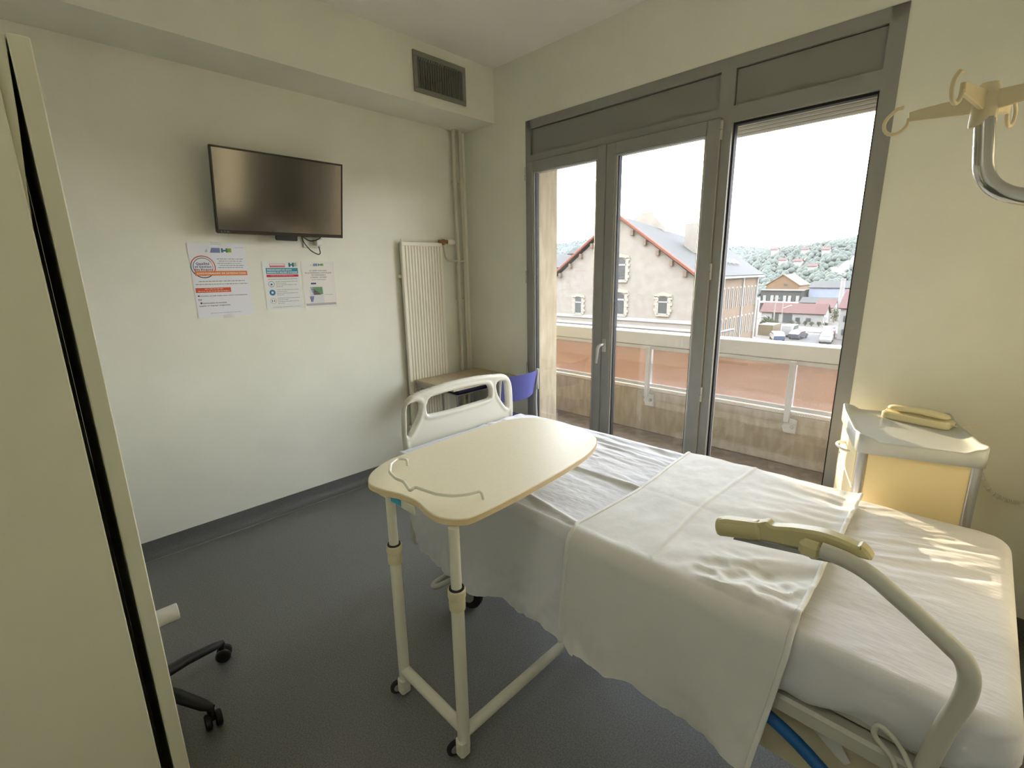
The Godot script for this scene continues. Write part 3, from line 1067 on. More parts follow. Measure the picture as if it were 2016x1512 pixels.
# ---------------------------------------------------------------- overbed table
func overbed_table() -> void:
	var y := 0.876
	var t := thing("overbed_table", "cream overbed table on tubular legs standing across the bed", "table", Vector3(2.05, 0, 2.0))
	var o := t.position
	var top := [Vector2(1.800, 2.026), Vector2(1.725, 1.972), Vector2(1.672, 1.872), Vector2(1.662, 1.79), Vector2(1.650, 1.55), Vector2(1.646, 1.33), Vector2(1.652, 1.20), Vector2(1.715, 1.095), Vector2(1.83, 1.060), Vector2(1.957, 1.060), Vector2(2.06, 1.085), Vector2(2.135, 1.140), Vector2(2.190, 1.26), Vector2(2.222, 1.424), Vector2(2.242, 1.695), Vector2(2.246, 1.91), Vector2(2.228, 1.968), Vector2(2.172, 2.003), Vector2(2.106, 2.003), Vector2(2.035, 1.990), Vector2(1.96, 1.998), Vector2(1.88, 2.022)]
	var tp := []
	for p in smooth2(top, 6):
		tp.append(p - Vector2(o.x, o.z))
	var st := S()
	prism(st, tp, Vector3(0, y - 0.0235, 0), Vector3.RIGHT, Vector3.BACK, Vector3.UP, 0.0235, 0.0025)
	put("table_top", st, M.table_laminate, t)
	# edge band wrapped round the board
	var eb := S()
	var n := tp.size()
	var band := []
	for i in n:
		band.append(Vector3(tp[i].x, 0, tp[i].y))
	var c := Vector2.ZERO
	for p in tp:
		c += p / n
	for i in n:
		var a: Vector3 = band[i]
		var b: Vector3 = band[(i + 1) % n]
		var d := (b - a).normalized()
		var out := Vector3(d.z, 0, -d.x)
		if out.dot(a - Vector3(c.x, 0, c.y)) < 0:
			out = -out
		var e := out * 0.0012
		face(eb, [a + e + Vector3(0, y - 0.0205, 0), b + e + Vector3(0, y - 0.0205, 0), b + e + Vector3(0, y - 0.003, 0), a + e + Vector3(0, y - 0.003, 0)], out, 0)
	put("edge_band", eb, M.table_edge, t)
	# wire guard
	var wg := [Vector3(1.772, y - 0.005, 1.850), Vector3(1.772, y + 0.026, 1.850), Vector3(1.745, y + 0.027, 1.872), Vector3(1.775, y + 0.028, 1.922), Vector3(1.835, y + 0.028, 1.962), Vector3(1.895, y + 0.028, 1.976), Vector3(1.936, y + 0.028, 1.970), Vector3(2.006, y + 0.024, 1.992), Vector3(1.999, y + 0.028, 1.968), Vector3(2.04, y + 0.028, 1.962), Vector3(2.096, y + 0.028, 1.952), Vector3(2.139, y + 0.028, 1.926), Vector3(2.166, y + 0.027, 1.887), Vector3(2.176, y + 0.026, 1.838), Vector3(2.186, y - 0.005, 1.838)]
	var wp := []
	for p in fillet(wg, 0.012, 5):
		wp.append(p - o)
	var ws := S()
	tube(ws, wp, 0.0052, 10)
	put("wire_guard", ws, M.table_paint, t)
	# label and small tray under the front
	var lb := S()
	cbox(lb, Vector3(1.80, y - 0.058, 1.985) - o, Vector3(2.02, y - 0.026, 1.992) - o, 0.002)
	put("under_rail", lb, M.table_paint, t)
	var lab := S()
	cbox(lab, Vector3(1.885, y - 0.052, 1.993) - o, Vector3(1.945, y - 0.030, 1.9945) - o)
	tag(put("blue_sticker", lab, mat("sticker_blue", c8(64, 168, 206), 0.4), t), "small blue sticker under the table top")
	for x in [1.865, 2.215]:
		var ip := S()
		cyl(ip, Vector3(x, 0.60, 1.985) - o, Vector3(x, y - 0.0245, 1.985) - o, 0.0165, 20)
		put("inner_tube", ip, M.table_paint, t)
		var op := S()
		cyl(op, Vector3(x, 0.045, 1.985) - o, Vector3(x, 0.585, 1.985) - o, 0.0205, 20)
		var leg := put("leg", op, M.table_paint, t)
		var co := S()
		lathe(co, [Vector2(0.0, 0.575), Vector2(0.0245, 0.575), Vector2(0.0255, 0.585), Vector2(0.0255, 0.612), Vector2(0.028, 0.622), Vector2(0.028, 0.642), Vector2(0.0265, 0.646), Vector2(0.021, 0.646)], Vector3(x, 0, 1.985) - o)
		put("height_collar", co, M.cream_plastic, leg)
		var ri := S()
		lathe(ri, [Vector2(0.0235, 0.6455), Vector2(0.0235, 0.650), Vector2(0.0168, 0.650)], Vector3(x, 0, 1.985) - o)
		put("seal_ring", ri, M.rubber, leg)
		for z in ([1.99] if x < 2.0 else [1.99, 1.12]):
			var fk := S()
			cbox(fk, Vector3(x - 0.019, 0.018, z - 0.020) - o, Vector3(x + 0.019, 0.085, z + 0.020) - o, 0.007)
			var cn := put("caster", fk, M.table_paint, t)
			var wh := S()
			caster(wh, Vector3(x - 0.030, 0.028, z + 0.012) - o, 0.028, 0.008, Vector3(0.96, 0, 0.28))
			put("tyre", wh, M.rubber, cn)
			var hb := S()
			caster(hb, Vector3(x - 0.030, 0.028, z + 0.012) - o, 0.018, 0.0095, Vector3(0.96, 0, 0.28))
			put("hub", hb, M.wheel_grey, cn)
		if x < 2.0:
			continue
		var bar := S()
		tube(bar, [Vector3(x, 0.10, 1.985) - o, Vector3(x, 0.10, 1.10) - o], 0.0195, 16)
		put("base_bar", bar, M.table_paint, t)
	var cb := S()
	tube(cb, [Vector3(1.865, 0.118, 1.985) - o, Vector3(2.215, 0.118, 1.985) - o], 0.0195, 16)
	put("cross_bar", cb, M.table_paint, t)

# ---------------------------------------------------------------- nightstand, telephone
func nightstand() -> void:
	var n := thing("bedside_cabinet", "cream bedside cabinet with grey tray top and metal corner posts", "cabinet", Vector3(3.078, 0, 0.322), deg_to_rad(16.0))
	var hx := 0.192
	var hz := 0.255
	var by := 0.895
	var body := S()
	cbox(body, Vector3(-hx + 0.03, 0.09, -hz + 0.03), Vector3(hx - 0.02, by, hz - 0.032), 0.002)
	put("carcass", body, M.night_cream, n)
	var sp := S()
	cbox(sp, Vector3(-hx + 0.042, 0.11, hz - 0.032), Vector3(hx - 0.036, by, hz - 0.022), 0.003)
	put("side_panel", sp, M.night_cream, n)
	for x in [-hx + 0.027, hx - 0.027]:
		for z in [-hz + 0.027, hz - 0.027]:
			var p := S()
			tube(p, [Vector3(x, 0.07, z), Vector3(x, by, z)], 0.0165, 16)
			put("corner_post", p, M.night_post, n)
			var wh := S()
			caster(wh, Vector3(x, 0.035, z), 0.035, 0.011, Vector3.RIGHT)
			put("caster", wh, M.rubber, n)
	# fronts facing the foot of the bed
	var y0 := 0.11
	for q in [[0.73, by - 0.004, "drawer"], [0.43, 0.722, "door"], [y0, 0.422, "drawer"]]:
		var d := S()
		cbox(d, Vector3(-hx + 0.010, q[0], -hz + 0.048), Vector3(-hx + 0.029, q[1], hz - 0.048), 0.004)
		var dn := put(q[2], d, M.night_cream, n)
		var h := S()
		var yc: float = (q[0] + q[1]) / 2 + 0.01
		tube(h, smooth([Vector3(-hx + 0.012, yc, -0.062), Vector3(-hx - 0.014, yc + 0.004, -0.05), Vector3(-hx - 0.03, yc + 0.006, 0.0), Vector3(-hx - 0.014, yc + 0.004, 0.05), Vector3(-hx + 0.012, yc, 0.062)], 6), 0.0055, 10)
		put("bow_handle", h, M.white_plastic, dn)
	# moulded grey top with raised wavy rim
	var t := S()
	var outline := []
	var N := 96
	var pr := func(a: float, inset: float) -> Vector2:
		var c := cos(a)
		var s := sin(a)
		var k := pow(pow(absf(c), 14.0) + pow(absf(s), 14.0), -1.0 / 14.0)
		return Vector2(c * k * (hx - inset), s * k * (hz - inset))
	var rim := func(p: Vector2) -> float:
		var u := absf(p.x) / hx
		var v := absf(p.y) / hz
		return 0.018 * smoothstep(0.62, 0.82, u) * smoothstep(0.5, 1.0, v) + 0.014 * smoothstep(0.88, 1.0, u)
	var rows := []
	for q in [[0.012, 0.882, 0.0], [0.0, 0.884, 0.0], [0.0, 0.928, 1.0], [0.004, 0.933, 1.0], [0.012, 0.933, 1.0], [0.022, 0.929, 0.75], [0.036, 0.926, 0.25], [0.055, 0.925, 0.0], [0.12, 0.925, 0.0], [0.19, 0.925, 0.0]]:
		var row := []
		for i in N + 1:
			var a := TAU * i / N
			var p: Vector2 = pr.call(a, q[0])
			row.append(Vector3(p.x, q[1] + rim.call(p) * q[2], p.y))
		rows.append(row)
	rows.reverse()
	sheet(t, rows)
	var mid := []
	for i in N:
		mid.append(rows[0][i])
	face(t, mid, Vector3.UP)
	var bot := []
	for i in N:
		bot.append(rows[rows.size() - 1][i])
	face(t, bot, Vector3.DOWN)
	put("tray_top", t, M.night_grey, n)
	# telephone
	var ph := thing("telephone", "ivory corded telephone lying on the bedside cabinet", "telephone", Vector3(3.10, 0.926, 0.175), deg_to_rad(-13.0))
	var b := S()
	prism(b, smooth2([Vector2(-0.112, -0.03), Vector2(-0.115, 0.0), Vector2(-0.108, 0.035), Vector2(0.0, 0.045), Vector2(0.105, 0.038), Vector2(0.114, 0.0), Vector2(0.108, -0.036), Vector2(0.0, -0.043)], 6), Vector3.ZERO, Vector3.RIGHT, Vector3.BACK, Vector3.UP, 0.032, 0.006, 0)
	put("base", b, M.phone_ivory, ph)
	var hsn := S()
	var rws := []
	for i in 29:
		var u := i / 28.0
		var x := lerpf(-0.108, 0.108, u)
		var e := sqrt(maxf(0.0, 1.0 - pow(absf(u * 2 - 1), 7.0)))
		var wd := 0.026 * e * (0.86 + 0.2 * pow(absf(u * 2 - 1), 2.0)) + 0.0005
		var cy := 0.045 + 0.006 * (1.0 - pow(u * 2 - 1, 2.0))
		var th := 0.013 * e + 0.0005
		var row := []
		for k in 17:
			var a := TAU * k / 16.0
			row.append(Vector3(x, cy + sin(a) * th, cos(a) * wd))
		rws.append(row)
	sheet(hsn, rws)
	put("handset", hsn, M.phone_ivory, ph)
	var ln := S()
	tube(ln, smooth([Vector3(0.112, 0.018, 0.0), Vector3(0.14, 0.012, -0.02), Vector3(0.165, 0.016, -0.05), Vector3(0.19, 0.010, -0.07)], 6), 0.0022, 8)
	put("line_cord", ln, M.phone_ivory, ph)
	# coiled cord hanging along the wall
	var cc := S()
	var path := smooth([Vector3(3.315, 0.80, 0.07), Vector3(3.325, 0.74, 0.06), Vector3(3.342, 0.69, 0.06), Vector3(3.37, 0.652, 0.06), Vector3(3.41, 0.632, 0.06), Vector3(3.46, 0.634, 0.06), Vector3(3.52, 0.66, 0.06), Vector3(3.60, 0.74, 0.05), Vector3(3.70, 0.95, 0.02)], 40)
	var hel := []
	for i in path.size():
		var p: Vector3 = path[i]
		var q: Vector3 = path[mini(i + 1, path.size() - 1)]
		var r: Vector3 = path[maxi(i - 1, 0)]
		var tg := (q - r).normalized()
		var a := tg.cross(Vector3.BACK).normalized()
		var c := tg.cross(a).normalized()
		for s in 2:
			var w := (i * 2 + s) * 0.62
			hel.append(p.lerp(q, s * 0.5) + (a * cos(w) + c * sin(w)) * 0.0075)
	tube(cc, hel, 0.0017, 6)
	tag(put("coiled_cord", cc, M.white_plastic), "pale coiled telephone cord hanging behind the bedside cabinet", "cord")

# ---------------------------------------------------------------- desk, chair, stool, radiator, pipes
func desk_corner() -> void:
	var d := thing("desk", "small desk with pale wood top in the corner by the window", "desk", Vector3(0.34, 0, 0.345))
	var o := d.position
	var t := S()
	cbox(t, Vector3(0.069, 0.728, 0.012) - o, Vector3(0.556, 0.75, 0.664) - o, 0.003)
	put("desk_top", t, M.desk_laminate, d)
	for z in [0.05, 0.635]:
		var l := S()
		cbox(l, Vector3(0.075, 0.0, z - 0.02) - o, Vector3(0.125, 0.7275, z + 0.02) - o, 0.004)
		var leg := put("leg", l, M.desk_grey, d)
		var a := S()
		cbox(a, Vector3(0.1255, 0.69, z - 0.018) - o, Vector3(0.42, 0.7275, z + 0.018) - o, 0.004)
		put("arm", a, M.desk_grey, leg)
		var f := S()
		cbox(f, Vector3(0.1255, 0.0, z - 0.02) - o, Vector3(0.50, 0.035, z + 0.02) - o, 0.004)
		put("foot", f, M.desk_grey, leg)
	# stool under the desk
	var s := thing("stool", "dark blue stool with chrome legs tucked under the desk", "stool", Vector3(0.20, 0, 0.26))
	var st := S()
	cbox(st, Vector3(-0.11, 0.62, -0.17), Vector3(0.11, 0.660, 0.17), 0.012)
	put("seat", st, M.stool_navy, s)
	var rm := S()
	cbox(rm, Vector3(-0.113, 0.607, -0.173), Vector3(0.113, 0.6195, 0.173), 0.003)
	put("seat_frame", rm, M.chrome, s)
	for x in [-0.095, 0.095]:
		for z in [-0.165, 0.165]:
			var l := S()
			cyl(l, Vector3(x, 0, z), Vector3(x, 0.6065, z), 0.008, 10)
			put("leg", l, M.chrome, s)
	# blue chair, back towards the bed
	var c := thing("visitor_chair", "blue plastic chair with grey tube frame facing the desk", "chair", Vector3(0.70, 0, 0.30))
	var bs := S()
	var rows := []
	for side in [1.0, -1.0]:
		rows = []
		for i in 21:
			var u := i / 20.0 * 2 - 1
			var row := []
			for k in 11:
				var v := k / 10.0
				var wd := 0.178 + 0.012 * v
				var z := u * wd
				var y := 0.665 + 0.185 * v + 0.012 * (1 - u * u) * (v - 0.6)
				var x := 0.145 + 0.035 * v + 0.05 * (1 - u * u)
				row.append(Vector3(x + side * 0.0055, y, z))
			if side < 0:
				row.reverse()
			rows.append(row)
		sheet(bs, rows)
	for e in [0, 10]:
		for i in 20:
			var f := func(ii: int, sd: float) -> Vector3:
				var u := ii / 20.0 * 2 - 1
				var v: float = e / 10.0
				return Vector3(0.145 + 0.035 * v + 0.05 * (1 - u * u) + sd * 0.0055, 0.665 + 0.185 * v + 0.012 * (1 - u * u) * (v - 0.6), u * (0.178 + 0.012 * v))
			face(bs, [f.call(i, 1.0), f.call(i + 1, 1.0), f.call(i + 1, -1.0), f.call(i, -1.0)], Vector3(0, 1 if e == 10 else -1, 0))
	put("backrest", bs, M.chair_blue, c)
	var se := S()
	prism(se, smooth2([Vector2(-0.21, -0.19), Vector2(-0.225, 0.0), Vector2(-0.21, 0.19), Vector2(0.0, 0.205), Vector2(0.16, 0.185), Vector2(0.185, 0.0), Vector2(0.16, -0.185), Vector2(0.0, -0.205)], 6), Vector3(0, 0.442, 0), Vector3.RIGHT, Vector3.BACK, Vector3.UP, 0.018, 0.005, 0)
	put("seat", se, M.chair_blue, c)
	for z in [-0.197, 0.197]:
		var fr := S()
		tube(fr, fillet([Vector3(0.185, 0.86, z), Vector3(0.158, 0.66, z), Vector3(0.165, 0.47, z), Vector3(0.235, 0.008, z)], 0.08), 0.0105, 12)
		put("back_leg", fr, M.desk_grey, c)
		var fl := S()
		tube(fl, fillet([Vector3(0.16, 0.43, z), Vector3(-0.17, 0.43, z), Vector3(-0.215, 0.008, z)], 0.06), 0.0105, 12)
		put("front_leg", fl, M.desk_grey, c)
		var ca := S()
		prism(ca, [Vector2(-0.012, 0.0), Vector2(0.012, 0.01), Vector2(0.012, 0.15), Vector2(-0.008, 0.16)], Vector3(0.172, 0.69, z), Vector3.RIGHT, Vector3.UP, Vector3.BACK * signf(z), 0.014, 0.003)
		put("side_clip", ca, M.desk_grey, c)
	# radiator
	var r := thing("radiator", "tall white ribbed panel radiator standing behind the desk", "radiator", Vector3(0.03, 0.2, 0.508))
	var o2 := r.position
	var p := S()
	var z0 := 0.318
	var z1 := 0.700
	var n := 13
	var prof := []
	prof.append(Vector2(z1, 0.030))
	prof.append(Vector2(z1, 0.052))
	prof.append(Vector2(z1 - 0.006, 0.056))
	for i in n:
		var a := z1 - 0.022 - (z1 - z0 - 0.034) * i / n
		var w := (z1 - z0 - 0.034) / n
		prof.append(Vector2(a, 0.056))
		prof.append(Vector2(a - w * 0.16, 0.0465))
		prof.append(Vector2(a - w * 0.42, 0.0465))
		prof.append(Vector2(a - w * 0.58, 0.056))
	prof.append(Vector2(z0 + 0.006, 0.056))
	prof.append(Vector2(z0, 0.052))
	prof.append(Vector2(z0, 0.030))
	for i in prof.size() - 1:
		var a: Vector2 = prof[i]
		var b: Vector2 = prof[i + 1]
		quad(p, Vector3(a.y, 0.22, a.x) - o2, Vector3(b.y, 0.22, b.x) - o2, Vector3(b.y, 1.785, b.x) - o2, Vector3(a.y, 1.785, a.x) - o2)
	cbox(p, Vector3(0.028, 1.785, z0) - o2, Vector3(0.056, 1.816, z1) - o2, 0.004)
	cbox(p, Vector3(0.028, 0.19, z0) - o2, Vector3(0.056, 0.22, z1) - o2, 0.004)
	cbox(p, Vector3(0.024, 0.2, z0 + 0.004) - o2, Vector3(0.030, 1.8, z1 - 0.004) - o2)
	put("ribbed_panel", p, M.radiator_white, r)
	for y in [0.35, 1.56]:
		var br := S()
		cbox(br, Vector3(0.0005, y - 0.012, z1 - 0.02) - o2, Vector3(0.03, y + 0.012, z1 + 0.018) - o2, 0.004)
		put("wall_bracket", br, M.radiator_white, r)
	var pl := S()
	cyl(pl, Vector3(0.042, 1.813, z1 - 0.012) - o2, Vector3(0.042, 1.836, z1 - 0.012) - o2, 0.008, 10)
	put("bleed_plug", pl, M.radiator_white, r)
	var vb := S()
	cyl(vb, Vector3(0.05, 1.826, 0.345) - o2, Vector3(0.05, 1.826, 0.262) - o2, 0.014, 14)
	cyl(vb, Vector3(0.05, 1.80, 0.30) - o2, Vector3(0.05, 1.845, 0.30) - o2, 0.012, 14)
	var vn := put("valve_body", vb, M.brass, r)
	var vh := S()
	lathe(vh, [Vector2(0, 0.0), Vector2(0.017, 0.0), Vector2(0.022, 0.012), Vector2(0.022, 0.055), Vector2(0.018, 0.066), Vector2(0, 0.066)], Vector3(0.05, 1.826, 0.262) - o2, Vector3(0, 0, -1), 18)
	put("thermostat_head", vh, M.radiator_white, vn)
	# pipes
	var pp := thing("heating_pipes", "pair of painted heating pipes rising in the corner beside the radiator", "pipes", Vector3(0.05, 0, 0.12))
	var o3 := pp.position
	for z in [0.155, 0.088]:
		var q := S()
		cyl(q, Vector3(0.05, 0.0, z) - o3, Vector3(0.05, 2.6835, z) - o3, 0.0155, 16)
		put("riser", q, M.pipe_paint, pp)
		var ro := S()
		lathe(ro, [Vector2(0.0165, -0.008), Vector2(0.034, -0.006), Vector2(0.036, -0.0005)], Vector3(0.05, 2.684, z) - o3, Vector3.UP, 20)
		put("ceiling_rosette", ro, M.radiator_white, pp)
	for y in [2.303, 1.365, 0.45]:
		for z in [0.155, 0.088]:
			var k := S()
			lathe(k, [Vector2(0.016, -0.009), Vector2(0.019, -0.008), Vector2(0.019, 0.008), Vector2(0.016, 0.009)], Vector3(0.05, y, z) - o3, Vector3.UP, 16)
			cbox(k, Vector3(0.0005, y - 0.005, z - 0.004) - o3, Vector3(0.034, y + 0.005, z + 0.004) - o3)
			put("pipe_clamp", k, M.pipe_paint, pp)
	var br2 := S()
	tube(br2, fillet([Vector3(0.05, 1.80, 0.30) - o3, Vector3(0.05, 1.68, 0.285) - o3, Vector3(0.06, 1.675, 0.09) - o3], 0.05), 0.008, 10)
	put("branch_pipe", br2, M.pipe_paint, pp)

# ---------------------------------------------------------------- things on the television wall
func text(parent: Node, called: String, words: String, m: Material, size: Vector2, at: Vector3, basis := Basis(), bold := false) -> void:
	var f := SystemFont.new()
	f.font_names = PackedStringArray(["Droid Sans"])
	if bold:
		f.font_weight = 700
	var t := TextMesh.new()
	t.font = f
	t.text = words
	t.font_size = 32
	t.pixel_size = 0.01
	t.depth = 0.01
	t.curve_step = 3.0
	t.material = m
	var bb := t.get_aabb()
	var k := size.x / bb.size.x
	var ky := k
	if size.y > 0.0:
		ky = size.y / bb.size.y
	var o := MeshInstance3D.new()
	o.mesh = t
	o.name = called
	parent.add_child(o, true)
	o.transform = Transform3D(basis * Basis.from_scale(Vector3(k, ky, 0.02)), at)

func wall_things() -> void:
	# air grille
	var g := thing("air_grille", "grey ventilation grille with upright louvres on the boxed duct", "grille", Vector3(SD, 2.864, 0.5015))
	var bk := S()
	for q in [[-0.30, -0.022, 0.0925, 0.0945, -0.19, 0.19], [-0.30, -0.022, -0.0945, -0.0925, -0.19, 0.19], [-0.30, -0.022, -0.0925, 0.0925, 0.188, 0.19], [-0.30, -0.022, -0.0925, 0.0925, -0.19, -0.188], [-0.302, -0.30, -0.0945, 0.0945, -0.19, 0.19]]:
		cbox(bk, Vector3(q[0], q[2], q[4]), Vector3(q[1], q[3], q[5]))
	put("air_duct", bk, M.duct_steel, g)
	var fr := S()
	for b in [[-0.122, -0.093, -0.22, 0.22], [0.090, 0.122, -0.22, 0.22], [-0.093, 0.090, -0.22, -0.189], [-0.093, 0.090, 0.189, 0.22]]:
		cbox(fr, Vector3(0.0005, b[0], b[2]), Vector3(0.014, b[1], b[3]), 0.003)
	put("frame", fr, M.grille_grey, g)
	var lv := S()
	cbox(lv, Vector3(-0.006, -0.0925, -0.0012), Vector3(0.006, 0.0895, 0.0012))
	lv.index()
	lv.generate_normals()
	var lm := lv.commit()
	lm.surface_set_material(0, M.grille_grey)
	for k in 19:
		share("louvre", lm, g, Transform3D(Basis(Vector3.UP, 0.45), Vector3(0.0082, 0, -0.178 + 0.356 * k / 18.0)))
	# television
	var tv := thing("television", "black flat television tilted forward on the wall", "television", Vector3(0.145, 2.04, 1.556))
	tv.rotation = Vector3(0, PI / 2, 0)
	var piv := Transform3D(Basis(Vector3.RIGHT, 0.20), Vector3.ZERO)
	var hw := 0.372
	var hh := 0.226
	var cs := S()
	cbox(cs, Vector3(-hw, -hh, -0.022), Vector3(hw, hh, 0.0), 0.004, piv)
	cbox(cs, Vector3(-hw + 0.10, -hh + 0.06, -0.055), Vector3(hw - 0.10, hh - 0.10, -0.022), 0.01, piv)
	put("case", cs, M.tv_case, tv)
	var bz := S()
	for b in [[-hw, hw, -hh, -hh + 0.020], [-hw, hw, hh - 0.010, hh], [-hw, -hw + 0.010, -hh + 0.020, hh - 0.010], [hw - 0.010, hw, -hh + 0.020, hh - 0.010]]:
		cbox(bz, Vector3(b[0], b[2], 0.0002), Vector3(b[1], b[3], 0.006), 0.002, piv)
	put("bezel", bz, M.tv_case, tv)
	var sc := S()
	cbox(sc, Vector3(-hw + 0.009, -hh + 0.019, 0.0002), Vector3(hw - 0.009, hh - 0.009, 0.003), 0.0, piv)
	put("screen", sc, M.tv_screen, tv)
	text(tv, "maker_letters", "L.T.N.", M.wheel_grey, Vector2(0.045, 0.010), piv * Vector3(-hw + 0.045, -hh + 0.010, 0.0062), piv.basis)
	var ir := S()
	cbox(ir, Vector3(-0.052, -hh - 0.030, -0.022), Vector3(0.078, -hh + 0.004, -0.004), 0.004, piv)
	put("receiver_box", ir, M.black_plastic, tv)
	var mt := S()
	cbox(mt, Vector3(-0.12, -0.12, -0.135), Vector3(0.12, 0.12, -0.127), 0.002)
	cbox(mt, Vector3(-0.03, -0.06, -0.128), Vector3(0.03, 0.06, -0.05), 0.004)
	put("wall_mount", mt, M.black_plastic, tv)
	# socket and cable under the television
	var so := thing("wall_socket", "white wall socket with plug just under the television", "socket", Vector3(0, 1.79, 1.335))
	var sp := S()
	cbox(sp, Vector3(0.0005, -0.035, -0.045), Vector3(0.012, 0.035, 0.08), 0.004)
	put("plate", sp, M.white_plastic, so)
	var sq := S()
	cbox(sq, Vector3(0.0122, -0.02, -0.03), Vector3(0.055, 0.02, 0.01), 0.005)
	put("plug", sq, M.white_plastic, so)
	var cb := S()
	tube(cb, smooth([Vector3(0.09, 1.83, 1.45), Vector3(0.07, 1.79, 1.435), Vector3(0.055, 1.74, 1.39), Vector3(0.05, 1.715, 1.345), Vector3(0.045, 1.722, 1.322), Vector3(0.04, 1.765, 1.325)], 8), 0.0032, 8)
	tube(cb, smooth([Vector3(0.09, 1.815, 1.44), Vector3(0.085, 1.795, 1.40), Vector3(0.08, 1.805, 1.345), Vector3(0.08, 1.835, 1.31)], 8), 0.003, 8)
	tag(put("television_cable", cb, M.black_plastic), "thin black cable drooping below the television to the socket", "cable")
	posters()

func blank(w: int, h: int, c: Color) -> Image:
	var im := Image.create(w, h, false, Image.FORMAT_RGB8)
	im.fill(c)
	return im

func bar(im: Image, u0: float, v0: float, u1: float, v1: float, c: Color) -> void:
	var w := im.get_width()
	var h := im.get_height()
	im.fill_rect(Rect2i(int(u0 * w), int(v0 * h), maxi(1, int((u1 - u0) * w)), maxi(1, int((v1 - v0) * h))), c)

func ring(im: Image, u: float, v: float, r0: float, r1: float, a0: float, a1: float, c: Color) -> void:
	var w := im.get_width()
	var h := im.get_height()
	var cx := u * w
	var cy := v * h
	for y in range(maxi(0, int(cy - r1 * w) - 1), mini(h, int(cy + r1 * w) + 2)):
		for x in range(maxi(0, int(cx - r1 * w) - 1), mini(w, int(cx + r1 * w) + 2)):
			var d := Vector2(x - cx, y - cy)
			var l := d.length() / w
			var a := fposmod(rad_to_deg(atan2(d.y, d.x)), 360.0)
			if l >= r0 and l <= r1 and a >= a0 and a <= a1:
				im.set_pixel(x, y, c)

# grey dashes where the print is too small to read in the photograph
func small_print(im: Image, u0: float, u1: float, v: float, hgt: float, c: Color, sd: int) -> void:
	var rng := RandomNumberGenerator.new()
	rng.seed = sd
	var u := u0
	while u < u1:
		var w := minf(rng.randf_range(0.015, 0.06), u1 - u)
		bar(im, u, v, u + w, v + hgt, c)
		u += w + 0.010

func logo(im: Image, u: float, v: float, s: float) -> void:
	var w := im.get_width() / float(im.get_height())
	for k in 8:
		bar(im, u + 0.02 * s * k / 8.0 * 4.0, v + s * w * (0.14 - 0.012 * k), u + 0.02 * s * (k + 1) / 2.0, v + s * w * 0.2, c8(150, 178, 168))
	for k in 20:
		bar(im, u + s * (0.24 - 0.0035 * k), v + s * w * (0.02 + 0.01 * k), u + s * 0.56, v + s * w * (0.03 + 0.01 * k), c8(58, 72, 148))
	bar(im, u + s * 0.60, v + s * w * 0.03, u + s * 0.68, v + s * w * 0.21, c8(52, 120, 118))
	bar(im, u + s * 0.66, v + s * w * 0.09, u + s * 0.80, v + s * w * 0.16, c8(52, 120, 118))
	bar(im, u + s * 0.78, v + s * w * 0.03, u + s * 0.85, v + s * w * 0.21, c8(52, 120, 118))
	bar(im, u + s * 0.85, v + s * w * 0.03, u + s * 1.0, v + s * w * 0.20, c8(126, 168, 52))

func notice(called: String, label: String, im: Image, center: Vector3, w: float, h: float, roll: float, gloss: float) -> Node3D:
	var o := thing(called, label, "poster", center)
	o.rotation = Vector3(0, PI / 2, 0)
	var m := mat("print_" + called + str(label.length()), Color.WHITE, gloss)
	m.albedo_texture = ImageTexture.create_from_image(im)
	var st := S()
	# a softly curled sheet with thickness
	for side in [1.0, -1.0]:
		for i in 12:
			for k in 12:
				var q := []
				var uvs := []
				for e in [[0, 0], [1, 0], [1, 1], [0, 1]]:
					var u: float = (i + e[0]) / 12.0
					var v: float = (k + e[1]) / 12.0
					var z := 0.0012 + 0.004 * pow(absf(u * 2 - 1), 6.0) * pow(absf(v * 2 - 1), 6.0)
					q.append(Vector3((u - 0.5) * w, (0.5 - v) * h, z + side * 0.0003))
					uvs.append(Vector2(u, v))
				var ord := [0, 3, 2, 0, 2, 1] if side > 0 else [0, 2, 3, 0, 1, 2]
				# clockwise seen from the front
				ord.reverse()
				st.set_smooth_group(0 if side > 0 else 1)
				for a in ord:
					st.set_uv(uvs[a])
					st.add_vertex(q[a])
	var s := put("sheet", st, m, o)
	o.rotate_object_local(Vector3.BACK, roll)
	return o

